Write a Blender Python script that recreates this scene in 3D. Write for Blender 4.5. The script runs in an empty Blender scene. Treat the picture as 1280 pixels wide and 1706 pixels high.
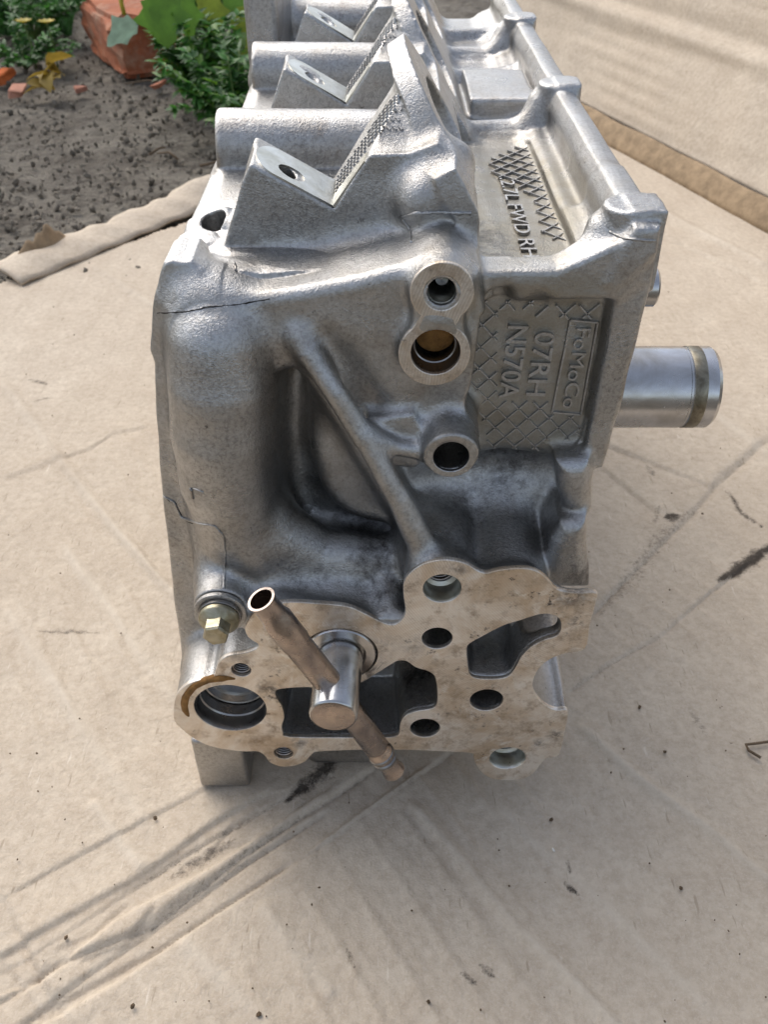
import bpy, bmesh, math, random
import numpy as np
from mathutils import Vector, Matrix, Euler
from mathutils.bvhtree import BVHTree

random.seed(7)
rng = np.random.default_rng(7)
scn = bpy.context.scene
COL = scn.collection
R = math.radians

# ------------------------------------------------------------------ camera, world, sun, exposure
FPX, PITCH, CAMH = 1450.0, R(39.5), 281.0          # focal length in photo pixels, downward pitch, lens height (mm)
cam_d = bpy.data.cameras.new('camera')
cam = bpy.data.objects.new('camera', cam_d)
COL.objects.link(cam)
cam.location = (0, 0, CAMH / 1000)
cam.rotation_euler = (math.pi / 2 - PITCH, 0, 0)
cam_d.sensor_fit = 'HORIZONTAL'
cam_d.sensor_width = 24.0
cam_d.lens = 24.0 * FPX / 1280
cam_d.clip_start = 0.01
cam_d.clip_end = 100
cam_d.dof.use_dof = True
cam_d.dof.focus_distance = 0.235
cam_d.dof.aperture_fstop = cam_d.lens / 0.85
scn.camera = cam

SUN_EL, SUN_AZ = 48.0, -38.0                        # azimuth from +Y (away from the lens), negative = left
w = bpy.data.worlds.new('World')
scn.world = w
w.use_nodes = True
wn = w.node_tree
bg = wn.nodes['Background']
sky = wn.nodes.new('ShaderNodeTexSky')
sky.sky_type = 'NISHITA'
sky.sun_disc = False
sky.sun_elevation = R(SUN_EL)
sky.sun_rotation = R(SUN_AZ)
sky.air_density = 1.0
sky.dust_density = 3.0
sky.ozone_density = 1.0
hs = wn.nodes.new('ShaderNodeHueSaturation')     # thin overcast: paler than a clear blue sky
hs.inputs['Saturation'].default_value = 0.6
wn.links.new(sky.outputs[0], hs.inputs['Color'])
wn.links.new(hs.outputs[0], bg.inputs[0])
bg.inputs[1].default_value = 0.135

sun_d = bpy.data.lights.new('sun', 'SUN')
sun = bpy.data.objects.new('sun', sun_d)
COL.objects.link(sun)
sun_d.energy = 1.15
sun_d.angle = R(60)
sun_d.color = (1.0, 0.95, 0.87)
sd = Vector((math.sin(R(SUN_AZ)) * math.cos(R(SUN_EL)), math.cos(R(SUN_AZ)) * math.cos(R(SUN_EL)), math.sin(R(SUN_EL))))
sun.rotation_euler = sd.to_track_quat('Z', 'Y').to_euler()
sun.location = sd * 3

scn.view_settings.view_transform = 'Standard'
scn.view_settings.look = 'None'
scn.view_settings.gamma = 1
scn.view_settings.use_curve_mapping = False
scn.view_settings.exposure = 0.66
scn.render.engine = 'CYCLES'
scn.cycles.max_bounces = 8

# ------------------------------------------------------------------ measuring: photo pixel + plane -> mm (z up from the ground)
CP, SP = math.cos(PITCH), math.sin(PITCH)


def ray(u, v):
    b = (v - 853) / FPX
    return (u - 640) / FPX, CP - b * SP, -(SP + b * CP)


def W(u, v, Y):
    a, dy, dz = ray(u, v)
    t = Y / dy
    return (a * t, Y, dz * t + CAMH)


def WZ(u, v, z=0.0):
    a, dy, dz = ray(u, v)
    t = (z - CAMH) / dz
    return (a * t, dy * t, z)


def PX(pts, Y):
    return [(W(u, v, Y)[0], W(u, v, Y)[2]) for u, v in pts]


def mmpp(u, v, Y):
    return (W(u + 1, v, Y)[0] - W(u, v, Y)[0])


def smooth(pts, n=4):
    """closed Catmull-Rom"""
    out = []
    N = len(pts)
    P = [np.array(p, float) for p in pts]
    for i in range(N):
        p0, p1, p2, p3 = P[i - 1], P[i], P[(i + 1) % N], P[(i + 2) % N]
        for k in range(n):
            t = k / n
            out.append(tuple(0.5 * (2 * p1 + (p2 - p0) * t + (2 * p0 - 5 * p1 + 4 * p2 - p3) * t * t + (3 * p1 - p0 - 3 * p2 + p3) * t ** 3)))
    return out


def disc_pts(c, r, n=40, rz=None):
    rz = rz or r
    return [(c[0] + r * math.cos(2 * math.pi * i / n), c[1] + rz * math.sin(2 * math.pi * i / n)) for i in range(n)]


# ------------------------------------------------------------------ object helpers
def link(o, parent=None):
    COL.objects.link(o)
    if parent:
        o.parent = parent
    return o


def empty(name, loc=(0, 0, 0), label=None, cat=None, group=None, kind=None):
    o = bpy.data.objects.new(name, None)
    o.empty_display_size = 0.02
    o.location = loc
    link(o)
    tag(o, label, cat, group, kind)
    return o


def tag(o, label=None, cat=None, group=None, kind=None):
    if label: o['label'] = label
    if cat: o['category'] = cat
    if group: o['group'] = group
    if kind: o['kind'] = kind
    return o


def mesh_obj(name, verts, faces, mat, parent=None, smooth_sh=True, scale=0.001, loc=None):
    me = bpy.data.meshes.new(name)
    V = np.asarray(verts, float) * scale
    me.from_pydata(V.tolist(), [], [tuple(int(i) for i in f) for f in faces])
    if smooth_sh:
        me.shade_smooth()
    me.materials.append(mat)
    o = bpy.data.objects.new(name, me)
    if loc: o.location = loc
    return link(o, parent)


def bm_obj(name, bm, mat, parent=None, smooth_sh=False):
    me = bpy.data.meshes.new(name)
    bm.to_mesh(me)
    bm.free()
    if smooth_sh:
        me.shade_smooth()
    me.materials.append(mat)
    return link(bpy.data.objects.new(name, me), parent)


def lathe(name, prof, p, axis, mat, parent, n=48, sharp=35):
    """prof: list of (r, h) along axis from point p (mm)."""
    ax = Vector(axis).normalized()
    q = ax.to_track_quat('Z', 'Y')
    V, Fc = [], []
    for (r, h) in prof:
        for i in range(n):
            a = 2 * math.pi * i / n
            V.append(Vector(p) + q @ Vector((r * math.cos(a), r * math.sin(a), h)))
    for j in range(len(prof) - 1):
        for i in range(n):
            i2 = (i + 1) % n
            Fc.append((j * n + i, j * n + i2, (j + 1) * n + i2, (j + 1) * n + i))
    o = mesh_obj(name, V, Fc, mat, parent)
    o.data.set_sharp_from_angle(angle=R(sharp))
    return o


def tube(name, pts, rad, mat, parent=None, n=8, smooth_sh=True):
    """swept tube through pts (mm); rad scalar or list"""
    P = [Vector(p) for p in pts]
    if not hasattr(rad, '__len__'): rad = [rad] * len(P)
    V, Fc = [], []
    up = Vector((0.13, 0.21, 1)).normalized()
    for i, p in enumerate(P):
        d = (P[min(i + 1, len(P) - 1)] - P[max(i - 1, 0)]).normalized()
        s = d.cross(up).normalized()
        t = s.cross(d)
        for k in range(n):
            a = 2 * math.pi * k / n
            V.append(p + (s * math.cos(a) + t * math.sin(a)) * rad[i])
    for i in range(len(P) - 1):
        for k in range(n):
            k2 = (k + 1) % n
            Fc.append((i * n + k, i * n + k2, (i + 1) * n + k2, (i + 1) * n + k))
    Fc.append(tuple(range(n - 1, -1, -1)))
    Fc.append(tuple((len(P) - 1) * n + k for k in range(n)))
    return mesh_obj(name, V, Fc, mat, parent, smooth_sh)


def plate(name, outline, holes, y_front, depth, mat, parent, bevel=0.25):
    """flat machined plate in a plane facing the lens (-Y): outline and holes are (x,z) mm"""
    cu = bpy.data.curves.new(name, 'CURVE')
    cu.dimensions = '2D'
    cu.fill_mode = 'BOTH'
    cu.extrude = (depth / 2 - bevel) * 0.001
    cu.bevel_depth = bevel * 0.001
    cu.bevel_resolution = 2
    cu.offset = -bevel * 0.001
    for pts in [outline] + list(holes):
        sp = cu.splines.new('POLY')
        sp.points.add(len(pts) - 1)
        sp.use_cyclic_u = True
        for i, (x, z) in enumerate(pts):
            sp.points[i].co = (x * 0.001, z * 0.001, 0, 1)
    tmp = bpy.data.objects.new(name, cu)
    COL.objects.link(tmp)
    dg = bpy.context.evaluated_depsgraph_get()
    me = bpy.data.meshes.new_from_object(tmp.evaluated_get(dg))
    bpy.data.objects.remove(tmp)
    me.name = name
    me.transform(Matrix.Translation((0, (y_front + depth / 2) * 0.001, 0)) @ Matrix.Rotation(math.pi / 2, 4, 'X'))
    me.materials.clear()
    me.materials.append(mat)
    return link(bpy.data.objects.new(name, me), parent)


def text_mesh(name, body, size, M, mat, parent, depth=0.5, xscale=1.0, offset=0.0):
    cu = bpy.data.curves.new(name, 'FONT')
    cu.body = body
    cu.size = size
    cu.extrude = depth
    cu.offset = offset
    cu.resolution_u = 4
    cu.align_x = 'CENTER'
    cu.align_y = 'CENTER'
    tmp = bpy.data.objects.new(name, cu)
    COL.objects.link(tmp)
    dg = bpy.context.evaluated_depsgraph_get()
    me = bpy.data.meshes.new_from_object(tmp.evaluated_get(dg))
    bpy.data.objects.remove(tmp)
    me.name = name
    me.transform(Matrix.Scale(0.001, 4) @ M @ Matrix.Diagonal((xscale, 1, 1, 1)))
    me.materials.clear()
    me.materials.append(mat)
    return link(bpy.data.objects.new(name, me), parent)


# ------------------------------------------------------------------ materials
class NT:
    def __init__(s, name):
        s.m = bpy.data.materials.new(name)
        s.m.use_nodes = True
        s.t = s.m.node_tree
        s.b = s.t.nodes['Principled BSDF']
        s.out = s.t.nodes['Material Output']
        s.co = s.n('ShaderNodeTexCoord').outputs['Object']

    def n(s, typ, **kw):
        nd = s.t.nodes.new(typ)
        for k, v in kw.items():
            setattr(nd, k, v)
        return nd

    def l(s, a, b):
        s.t.links.new(a, b)

    def noise(s, scale, detail=4, rough=0.55, co=None, dist=0.0):
        nd = s.n('ShaderNodeTexNoise')
        nd.inputs['Scale'].default_value = scale
        nd.inputs['Detail'].default_value = detail
        nd.inputs['Roughness'].default_value = rough
        nd.inputs['Distortion'].default_value = dist
        s.l(co or s.co, nd.inputs['Vector'])
        return nd.outputs['Fac']

    def mapping(s, scale=(1, 1, 1), rot=(0, 0, 0)):
        nd = s.n('ShaderNodeMapping')
        nd.inputs['Scale'].default_value = scale
        nd.inputs['Rotation'].default_value = rot
        s.l(s.co, nd.inputs['Vector'])
        return nd.outputs[0]

    def ramp(s, fac, stops, interp='LINEAR'):
        nd = s.n('ShaderNodeValToRGB')
        cr = nd.color_ramp
        cr.interpolation = interp
        while len(cr.elements) < len(stops):
            cr.elements.new(0.5)
        for e, (p, c) in zip(cr.elements, stops):
            e.position = p
            e.color = (c, c, c, 1) if not hasattr(c, '__len__') else (*c, 1)
        s.l(fac, nd.inputs[0])
        return nd.outputs[0]

    def mix(s, fac, a, b, mode='MIX'):
        nd = s.n('ShaderNodeMix', data_type='RGBA', blend_type=mode)
        for sock, val in ((nd.inputs[0], fac), (nd.inputs[6], a), (nd.inputs[7], b)):
            if hasattr(val, 'is_linked') or hasattr(val, 'links'):
                s.l(val, sock)
            elif hasattr(val, '__len__'):
                sock.default_value = (*val, 1)
            else:
                sock.default_value = val
        return nd.outputs[2]

    def math(s, op, a, b=0.0, c=None):
        nd = s.n('ShaderNodeMath', operation=op)
        for sock, val in zip(nd.inputs, (a, b, c)):
            if val is None: continue
            if hasattr(val, 'links'):
                s.l(val, sock)
            else:
                sock.default_value = val
        return nd.outputs[0]

    def attr(s, name):
        return s.n('ShaderNodeAttribute', attribute_name=name).outputs['Fac']

    def set(s, base=None, metal=None, rough=None, **kw):
        for key, val in (('Base Color', base), ('Metallic', metal), ('Roughness', rough), *kw.items()):
            if val is None: continue
            sock = s.b.inputs[key]
            if hasattr(val, 'links'):
                s.l(val, sock)
            elif hasattr(val, '__len__'):
                sock.default_value = (*val, 1) if len(val) == 3 else val
            else:
                sock.default_value = val

    def bump(s, h, strength=0.3, dist=0.001, prev=None):
        nd = s.n('ShaderNodeBump')
        nd.inputs['Strength'].default_value = strength
        nd.inputs['Distance'].default_value = dist
        s.l(h, nd.inputs['Height'])
        if prev is not None: s.l(prev, nd.inputs['Normal'])
        s.l(nd.outputs[0], s.b.inputs['Normal'])
        return nd.outputs[0]


def mat_cast():
    m = NT('cast_aluminium')
    big = m.noise(28, 4, 0.6)
    mid = m.noise(120, 5, 0.65)
    fine = m.noise(1900, 3, 0.7)
    grain = m.noise(900, 4, 0.75)
    speck = m.noise(420, 4, 0.7)
    c = m.mix(big, (0.58, 0.585, 0.585), (0.40, 0.39, 0.375))
    c = m.mix(m.ramp(mid, [(0.42, 0.0), (0.75, 0.6)]), c, (0.37, 0.335, 0.29))
    c = m.mix(m.math('MULTIPLY', m.ramp(grain, [(0.44, 0.0), (0.66, 0.8)]), m.ramp(big, [(0.35, 0.35), (0.65, 1.0)])), c, (0.21, 0.20, 0.19))
    c = m.mix(m.ramp(fine, [(0.54, 0.0), (0.72, 0.25)]), c, (0.72, 0.72, 0.71))
    # oil film in patches, then tarnish with the deck's shade painted in
    patch = m.noise(34, 5, 0.7, dist=0.6)
    oil = m.ramp(patch, [(0.58, 0.0), (0.76, 0.7)])
    c = m.mix(oil, c, (0.22, 0.175, 0.13))
    tarn_shade = m.math('MULTIPLY', m.attr('tarnish_shade'), m.ramp(mid, [(0.3, 0.55), (0.65, 1.0)]))
    c = m.mix(tarn_shade, c, (0.30, 0.27, 0.21))
    pits = m.ramp(speck, [(0.64, 0.0), (0.71, 1.0)])
    pm = m.math('MULTIPLY', pits, m.ramp(mid, [(0.42, 0.0), (0.60, 1.0)]))
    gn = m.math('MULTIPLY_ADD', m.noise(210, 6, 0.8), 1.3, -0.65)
    gm = m.ramp(m.math('ADD', m.math('MULTIPLY', m.attr('grime_dark'), 1.0), m.math('MULTIPLY', gn, m.ramp(m.attr('grime_dark'), [(0.0, 0.0), (0.25, 1.0)]))), [(0.32, 0.0), (0.75, 1.0)])
    dirt = m.math('MAXIMUM', m.math('MULTIPLY', pm, 0.8), gm)  # pits, grime and the darkened hollows together
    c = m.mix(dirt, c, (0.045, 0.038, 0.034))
    met = m.math('SUBTRACT', 1.0, m.math('MULTIPLY', dirt, 0.35))
    m.set(base=c, metal=m.math('SUBTRACT', met, m.math('MULTIPLY', tarn_shade, 0.2)),
          rough=m.ramp(m.noise(60, 4, 0.6), [(0.3, 0.24), (0.7, 0.41)]))
    b1 = m.bump(fine, 0.5, 0.0004)
    b2 = m.bump(grain, 0.35, 0.00055, b1)
    m.bump(m.noise(70, 3, 0.5), 0.25, 0.0008, b2)
    return m.m


def mat_machined():
    m = NT('machined_aluminium')
    big = m.noise(45, 6, 0.7, dist=0.8)
    mid = m.noise(170, 6, 0.75)
    c = m.mix(m.ramp(big, [(0.38, 0.0), (0.62, 1.0)]), (0.88, 0.84, 0.78), (0.62, 0.51, 0.39))
    c = m.mix(m.ramp(mid, [(0.5, 0.0), (0.70, 0.85)]), c, (0.33, 0.245, 0.165))
    c = m.mix(m.ramp(m.noise(90, 5, 0.7, dist=1.0), [(0.56, 0.0), (0.68, 0.8)]), c, (0.88, 0.86, 0.82))
    spots = m.ramp(m.noise(300, 5, 0.75), [(0.60, 0.0), (0.66, 1.0)])
    spots = m.math('MULTIPLY', spots, m.ramp(big, [(0.42, 0.0), (0.58, 1.0)]))
    blot = m.ramp(m.noise(75, 5, 0.8, dist=0.5), [(0.64, 0.0), (0.69, 0.85)])
    dirt = m.math('MAXIMUM', spots, blot)
    for (u_, v_, r_, a_) in ((955, 993, 5.5, .9), (962, 1036, 3, 1.0), (925, 1225, 4, .9), (900, 1238, 3.5, .8), (765, 948, 3, .7), (450, 1148, 5, .85), (500, 1238, 4, .8), (395, 1088, 6, .6), (640, 1075, 7, .35), (690, 1075, 6, .4)):
        dn = m.n('ShaderNodeVectorMath', operation='DISTANCE')
        m.l(m.co, dn.inputs[0])
        q_ = W(u_, v_, 175.0)
        dn.inputs[1].default_value = (q_[0] * .001, q_[1] * .001, q_[2] * .001)
        sp_ = m.ramp(m.math('DIVIDE', dn.outputs['Value'], r_ * 0.001), [(0.1, a_), (1.0, 0.0)])
        sp_ = m.math('MULTIPLY', sp_, m.ramp(m.noise(330, 5, 0.8, dist=0.6), [(0.42, 0.0), (0.56, 1.0)]))
        dirt = m.math('MAXIMUM', dirt, sp_)
    scr = m.ramp(m.noise(240, 2, 0.5, co=m.mapping((1, 1, 14), (0, R(35), 0))), [(0.66, 0.0), (0.70, 0.35)])
    c = m.mix(scr, c, (0.88, 0.85, 0.80))
    c = m.mix(dirt, c, (0.07, 0.052, 0.038))
    wv = m.n('ShaderNodeTexWave', wave_type='RINGS', rings_direction='Y')
    mp = m.n('ShaderNodeMapping')
    mp.inputs['Location'].default_value = (-0.10, 0, -0.16)
    m.l(m.co, mp.inputs['Vector'])
    m.l(mp.outputs[0], wv.inputs['Vector'])
    wv.inputs['Scale'].default_value = 430
    wv.inputs['Distortion'].default_value = 1.5
    wv.inputs['Detail'].default_value = 3
    wv.inputs['Detail Scale'].default_value = 0.5
    c = m.mix(m.math('MULTIPLY', wv.outputs['Fac'], m.ramp(m.noise(35, 3), [(0.40, 0.03), (0.62, 0.32)])), c, (0.40, 0.34, 0.27))
    m.set(base=c, metal=m.math('SUBTRACT', 0.9, m.math('MULTIPLY', dirt, 0.6)), rough=m.ramp(mid, [(0.3, 0.30), (0.7, 0.55)]))
    b1 = m.bump(wv.outputs['Fac'], 0.14, 0.0002)
    m.bump(m.noise(900, 4, 0.7), 0.25, 0.0003, b1)
    return m.m


def mat_metal(name, col, col2, rough, scale=90, bump=0.08, metal=1.0, streak=None):
    m = NT(name)
    f = m.noise(scale, 5, 0.65, dist=0.4)
    c = m.mix(m.ramp(f, [(0.38, 0.0), (0.68, 1.0)]), col, col2)
    co = m.mapping(streak) if streak else None
    m.set(base=c, metal=metal, rough=m.ramp(m.noise(scale * 1.7, 4), [(0.3, rough * 0.8), (0.7, rough * 1.25)]))
    m.bump(m.noise(700, 3, co=co), bump, 0.0003)
    return m.m


def mat_plain(name, col, rough=0.8, var=0.25, scale=60, bump=0.3, bscale=200, bdist=0.002, sss=None, spec=0.3):
    m = NT(name)
    f = m.noise(scale, 5, 0.65)
    lo = tuple(x * (1 - var) for x in col)
    hi = tuple(min(1, x * (1 + var)) for x in col)
    c = m.mix(m.ramp(f, [(0.3, 0.0), (0.7, 1.0)]), lo, hi)
    m.set(base=c, rough=rough)
    m.b.inputs['Specular IOR Level'].default_value = spec
    m.bump(m.noise(bscale, 5, 0.7), bump, bdist)
    return m.m


M_CAST = mat_cast()
M_MACH = mat_machined()
M_STEEL = mat_metal('worn_steel', (0.62, 0.62, 0.63), (0.42, 0.40, 0.37), 0.24, 70)
M_STEELD = mat_metal('dark_steel', (0.36, 0.35, 0.34), (0.22, 0.20, 0.18), 0.30, 120)
M_COPPER = mat_metal('heat_tinted_tube', (0.50, 0.41, 0.345), (0.24, 0.205, 0.195), 0.27, 85, 0.2)
M_ZINC = mat_metal('zinc_plating', (0.46, 0.43, 0.33), (0.27, 0.24, 0.15), 0.42, 220, 0.3)
M_BRIGHT = mat_metal('bright_cut_aluminium', (0.68, 0.68, 0.64), (0.48, 0.47, 0.40), 0.34, 130, 0.3)
M_THREAD = mat_metal('thread_metal', (0.52, 0.49, 0.47), (0.30, 0.26, 0.24), 0.32, 200)
M_BLACK = mat_plain('black_line', (0.012, 0.010, 0.009), 0.45, 0.3, 300, 0.6, 900, 0.0004)
M_RESIDUE = mat_plain('dried_coolant_crust', (0.24, 0.12, 0.035), 0.7, 0.5, 300, 0.6, 900, 0.0006)

# ------------------------------------------------------------------ the casting: a solid made of blended solids, meshed
import time
T0 = time.time()
VS = 0.46
xs = np.arange(-74, 106, VS, dtype=np.float32)
xs = xs[xs < 74]
zs = np.arange(-2, 246, VS, dtype=np.float32)
yl = [169.0]
st = VS
while yl[-1] < 530:
    if yl[-1] > 238: st = min(st * 1.03, 2.0)
    yl.append(yl[-1] + st)
ys = np.array(yl, dtype=np.float32)
D = np.full((len(xs), len(ys), len(zs)), 50.0, dtype=np.float32)


def sl(lo, hi, m):
    out = []
    for a, l, h in zip((xs, ys, zs), lo, hi):
        i0, i1 = np.searchsorted(a, l - m), np.searchsorted(a, h + m)
        out.append(slice(max(0, i0 - 1), min(len(a), i1 + 1)))
    return tuple(out)


def grids(s):
    return xs[s[0]][:, None, None], ys[s[1]][None, :, None], zs[s[2]][None, None, :]


def add(s, b, k):
    a = D[s]
    if k <= 0:
        np.minimum(a, b, out=a)
    else:
        h = np.maximum(k - np.abs(a - b), 0)
        D[s] = np.minimum(a, b) - h * h * (0.25 / k)


def cut(s, b, k):
    a = D[s]
    b = -b
    if k <= 0:
        np.maximum(a, b, out=a)
    else:
        h = np.maximum(k - np.abs(a - b), 0)
        D[s] = np.maximum(a, b) + h * h * (0.25 / k)


def op(s, b, k, mode):
    (add if mode == '+' else cut)(s, b.astype(np.float32), k)


def poly_d(poly, X, Z):
    """signed distance to polygon on 2-D grids"""
    d = np.full(np.broadcast(X, Z).shape, 1e9, np.float32)
    inside = np.zeros(d.shape, bool)
    n = len(poly)
    for i in range(n):
        ax, az = poly[i]
        bx, bz = poly[(i + 1) % n]
        ex, ez = bx - ax, bz - az
        L = ex * ex + ez * ez
        if L < 1e-9: continue
        wx, wz = X - ax, Z - az
        t = np.clip((wx * ex + wz * ez) / L, 0, 1)
        d = np.minimum(d, (wx - ex * t) ** 2 + (wz - ez * t) ** 2)
        if abs(ez) > 1e-9:
            c = ((az <= Z) & (Z < bz)) | ((bz <= Z) & (Z < az))
            inside ^= c & (X < ax + (Z - az) / ez * ex)
    d = np.sqrt(d)
    return np.where(inside, -d, d)


def ext(poly, y0, y1, k=3.0, r=1.0, taper=0.0, off=0.0, mode='+'):
    px = [p[0] for p in poly]
    pz = [p[1] for p in poly]
    grow = max(0, taper * (y1 - y0)) + max(0, off)
    s = sl((min(px) - grow, y0, min(pz) - grow), (max(px) + grow, y1, max(pz) + grow), k + 2)
    X, Y, Z = grids(s)
    d2 = poly_d(poly, X[:, 0, :], Z[:, 0, :])[:, None, :] - off - taper * (Y - y0)
    dy = np.abs(Y - (y0 + y1) / 2) - (y1 - y0) / 2
    d2 = d2 + r
    dy = dy + r
    d = np.minimum(np.maximum(d2, dy), 0) + np.sqrt(np.maximum(d2, 0) ** 2 + np.maximum(dy, 0) ** 2) - r
    op(s, d, k, mode)


def box(lo, hi, k=3.0, r=1.0, mode='+'):
    s = sl(lo, hi, k + 2)
    G = grids(s)
    q = [np.abs(g - (l + h) / 2) - (h - l) / 2 + r for g, l, h in zip(G, lo, hi)]
    d = np.minimum(np.maximum(np.maximum(q[0], q[1]), q[2]), 0) + np.sqrt(sum(np.maximum(c, 0) ** 2 for c in q)) - r
    op(s, d, k, mode)


def caps(pts, rad, k=4.0, mode='+'):
    """rounded chain through mm points with radii"""
    if not hasattr(rad, '__len__'): rad = [rad] * len(pts)
    P = np.array(pts, float)
    m = max(rad)
    s = sl(P.min(0) - m, P.max(0) + m, k + 2)
    X, Y, Z = grids(s)
    d = None
    for i in range(len(P) - 1):
        a, b = P[i], P[i + 1]
        e = b - a
        L = float(e @ e) + 1e-9
        t = np.clip(((X - a[0]) * e[0] + (Y - a[1]) * e[1] + (Z - a[2]) * e[2]) / L, 0, 1)
        dd = np.sqrt((X - a[0] - e[0] * t) ** 2 + (Y - a[1] - e[1] * t) ** 2 + (Z - a[2] - e[2] * t) ** 2) - (rad[i] + (rad[i + 1] - rad[i]) * t)
        d = dd if d is None else np.minimum(d, dd)
    op(s, d, k, mode)


def cyl(p0, p1, r, k=3.0, rr=0.6, mode='+', r1=None):
    a, b = np.array(p0, float), np.array(p1, float)
    e = b - a
    L = math.sqrt(e @ e)
    e = e / L
    m = max(r, r1 or r)
    s = sl(np.minimum(a, b) - m, np.maximum(a, b) + m, k + 2)
    X, Y, Z = grids(s)
    h = (X - a[0]) * e[0] + (Y - a[1]) * e[1] + (Z - a[2]) * e[2]
    q = (X - a[0] - e[0] * h) ** 2 + (Y - a[1] - e[1] * h) ** 2 + (Z - a[2] - e[2] * h) ** 2
    R_ = r if r1 is None else r + (r1 - r) * np.clip(h / L, 0, 1)
    dr = np.sqrt(q) - R_ + rr
    dh = np.abs(h - L / 2) - L / 2 + rr
    d = np.minimum(np.maximum(dr, dh), 0) + np.sqrt(np.maximum(dr, 0) ** 2 + np.maximum(dh, 0) ** 2) - rr
    op(s, d, k, mode)


def ell(c, h, k=4.0, mode='+', rot=None):
    m = max(h)
    s = sl(np.array(c) - m, np.array(c) + m, k + 2)
    X, Y, Z = grids(s)
    q = [X - c[0], Y - c[1], Z - c[2]]
    if rot is not None:
        Mx = np.array(Euler(rot).to_matrix().transposed())
        q = [Mx[i][0] * q[0] + Mx[i][1] * q[1] + Mx[i][2] * q[2] for i in range(3)]
    k0 = np.sqrt(sum((a / b) ** 2 for a, b in zip(q, h)))
    k1 = np.sqrt(sum((a / (b * b)) ** 2 for a, b in zip(q, h))) + 1e-6
    op(s, k0 * (k0 - 1) / k1, k, mode)


Y0 = 175.0     # plane of the machined end face
YP = 203.0     # plane of the recessed lettered panel
FLOOR = 189.0  # height of the lettered deck beside the rail

OUT = [(411, 1087), (432, 1076), (414, 1062), (409, 1044), (430, 1015), (475, 1004), (519, 1005), (576, 1010), (605, 1021), (637, 1037), (659, 1040), (675, 1022), (672, 988), (675, 966), (690, 949), (708, 939), (736, 933), (762, 935),
       (780, 941), (796, 951), (812, 955), (833, 950), (873, 947), (899, 954), (916, 969), (928, 982), (959, 988), (994, 988), (993, 1004), (983, 1042),
       (975, 1081), (941, 1089), (916, 1099), (897, 1116), (888, 1139), (893, 1158), (909, 1175), (927, 1183), (946, 1184), (943, 1211), (932, 1257),
       (912, 1263), (902, 1272), (891, 1286), (873, 1297), (848, 1300), (820, 1297), (800, 1284), (790, 1265), (786, 1255), (744, 1252), (664, 1249),
       (612, 1249), (533, 1252), (519, 1258), (508, 1269), (490, 1276), (468, 1277), (450, 1270), (441, 1259), (429, 1252), (411, 1252), (386, 1250),
       (350, 1243), (321, 1229), (301, 1213), (291, 1202), (289, 1184), (294, 1159), (310, 1142), (332, 1133), (353, 1131), (360, 1116), (367, 1101), (382, 1092)]
CAV = [(459, 1155), (467, 1148), (512, 1145), (560, 1148), (600, 1138), (623, 1125), (652, 1107), (664, 1101), (678, 1102), (693, 1112), (715, 1119), (726, 1131), (729, 1167),
       (721, 1180), (693, 1185), (675, 1193), (667, 1207), (664, 1225), (640, 1229), (585, 1229), (483, 1228), (472, 1220), (470, 1209), (474, 1195), (470, 1177), (463, 1166)]
KID = [(778, 1081), (785, 1071), (801, 1062), (823, 1050), (845, 1040), (866, 1034), (884, 1028), (905, 1023), (923, 1025), (934, 1034), (935, 1049), (927, 1060), (905, 1067), (884, 1079),
       (869, 1095), (859, 1113), (848, 1126), (830, 1131), (801, 1131), (785, 1126), (780, 1110)]
out_mm = smooth(PX(OUT, Y0), 4)
cav_mm = smooth(PX(CAV, Y0), 3)
kid_mm = smooth(PX(KID, Y0), 3)
S0 = lambda u, v: mmpp(u, v, Y0)
ROUND = [((728.6, 1063.6), 25.5), ((811, 1166.4), 27.7), ((708.5, 1213), 24.8)]
CBORE = [((737, 980.6), 32), ((846, 1263), 30)]
TAP = [((402, 1116), 16.5), ((472.7, 1254.7), 16)]
BORE = ((384, 1180), 60)
SOCK = ((567, 1090.5), 63)


def C0(c):
    p = W(c[0], c[1], Y0)
    return (p[0], p[2])


# -- main masses
box((-55, 204, 131), (57, 525, FLOOR), 0, 2)
box((-56, 200, 45), (54, 525, 150), 6, 3)
ext(out_mm, Y0 + 0.7, 226, 7, 0.5, 0.035, -0.25)
# left flange, seen edge on
FL = [(271, 440), (300, 438), (330, 450), (330, 560), (310, 640), (318, 760), (330, 900), (345, 1030), (350, 1130), (300, 1135), (303, 1100), (293, 1030), (283, 950), (272, 850), (262, 740), (256, 640), (257, 610), (249, 588), (250, 560), (253, 522), (262, 480)]
ext(smooth(PX(FL, 196), 2), 196.5, 211, 3, 1.0)
box((-60, 215, 60), (-50, 400, 166), 4, 2)
# upper end wall and brow
BROW = [(292, 520), (340, 503), (470, 486), (600, 462), (692, 440), (800, 452), (812, 640), (800, 770), (700, 770), (700, 960), (460, 980), (390, 960), (340, 800), (330, 640)]
ext(smooth(PX(BROW, 193), 2), 192.5, 222, 9, 3)
# pocket between the port bulge and the rib, and the channel on the other side of the rib
ext(smooth(PX([(452, 600), (470, 610), (512, 622), (600, 760), (685, 905), (690, 965), (600, 955), (490, 930), (448, 850), (440, 700)], 194), 3), 180, 212, 7, 4, -0.16, mode='-')
ext(PX([(690, 785), (830, 775), (1000, 775), (1000, 990), (740, 990)], 198), 180, 206, 6, 3, mode='-')
caps([W(545, 575, 189), W(585, 640, 189), W(612, 690, 190)], [3, 4.5, 5], 4, '-')
caps([W(640, 600, 184), W(660, 660, 184), W(640, 690, 186)], [3, 5, 4], 5, '-')
ext(PX([(640, 775), (700, 785), (760, 800), (740, 930), (715, 900)], 194), 180, 207, 4, 2, mode='-')
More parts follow.
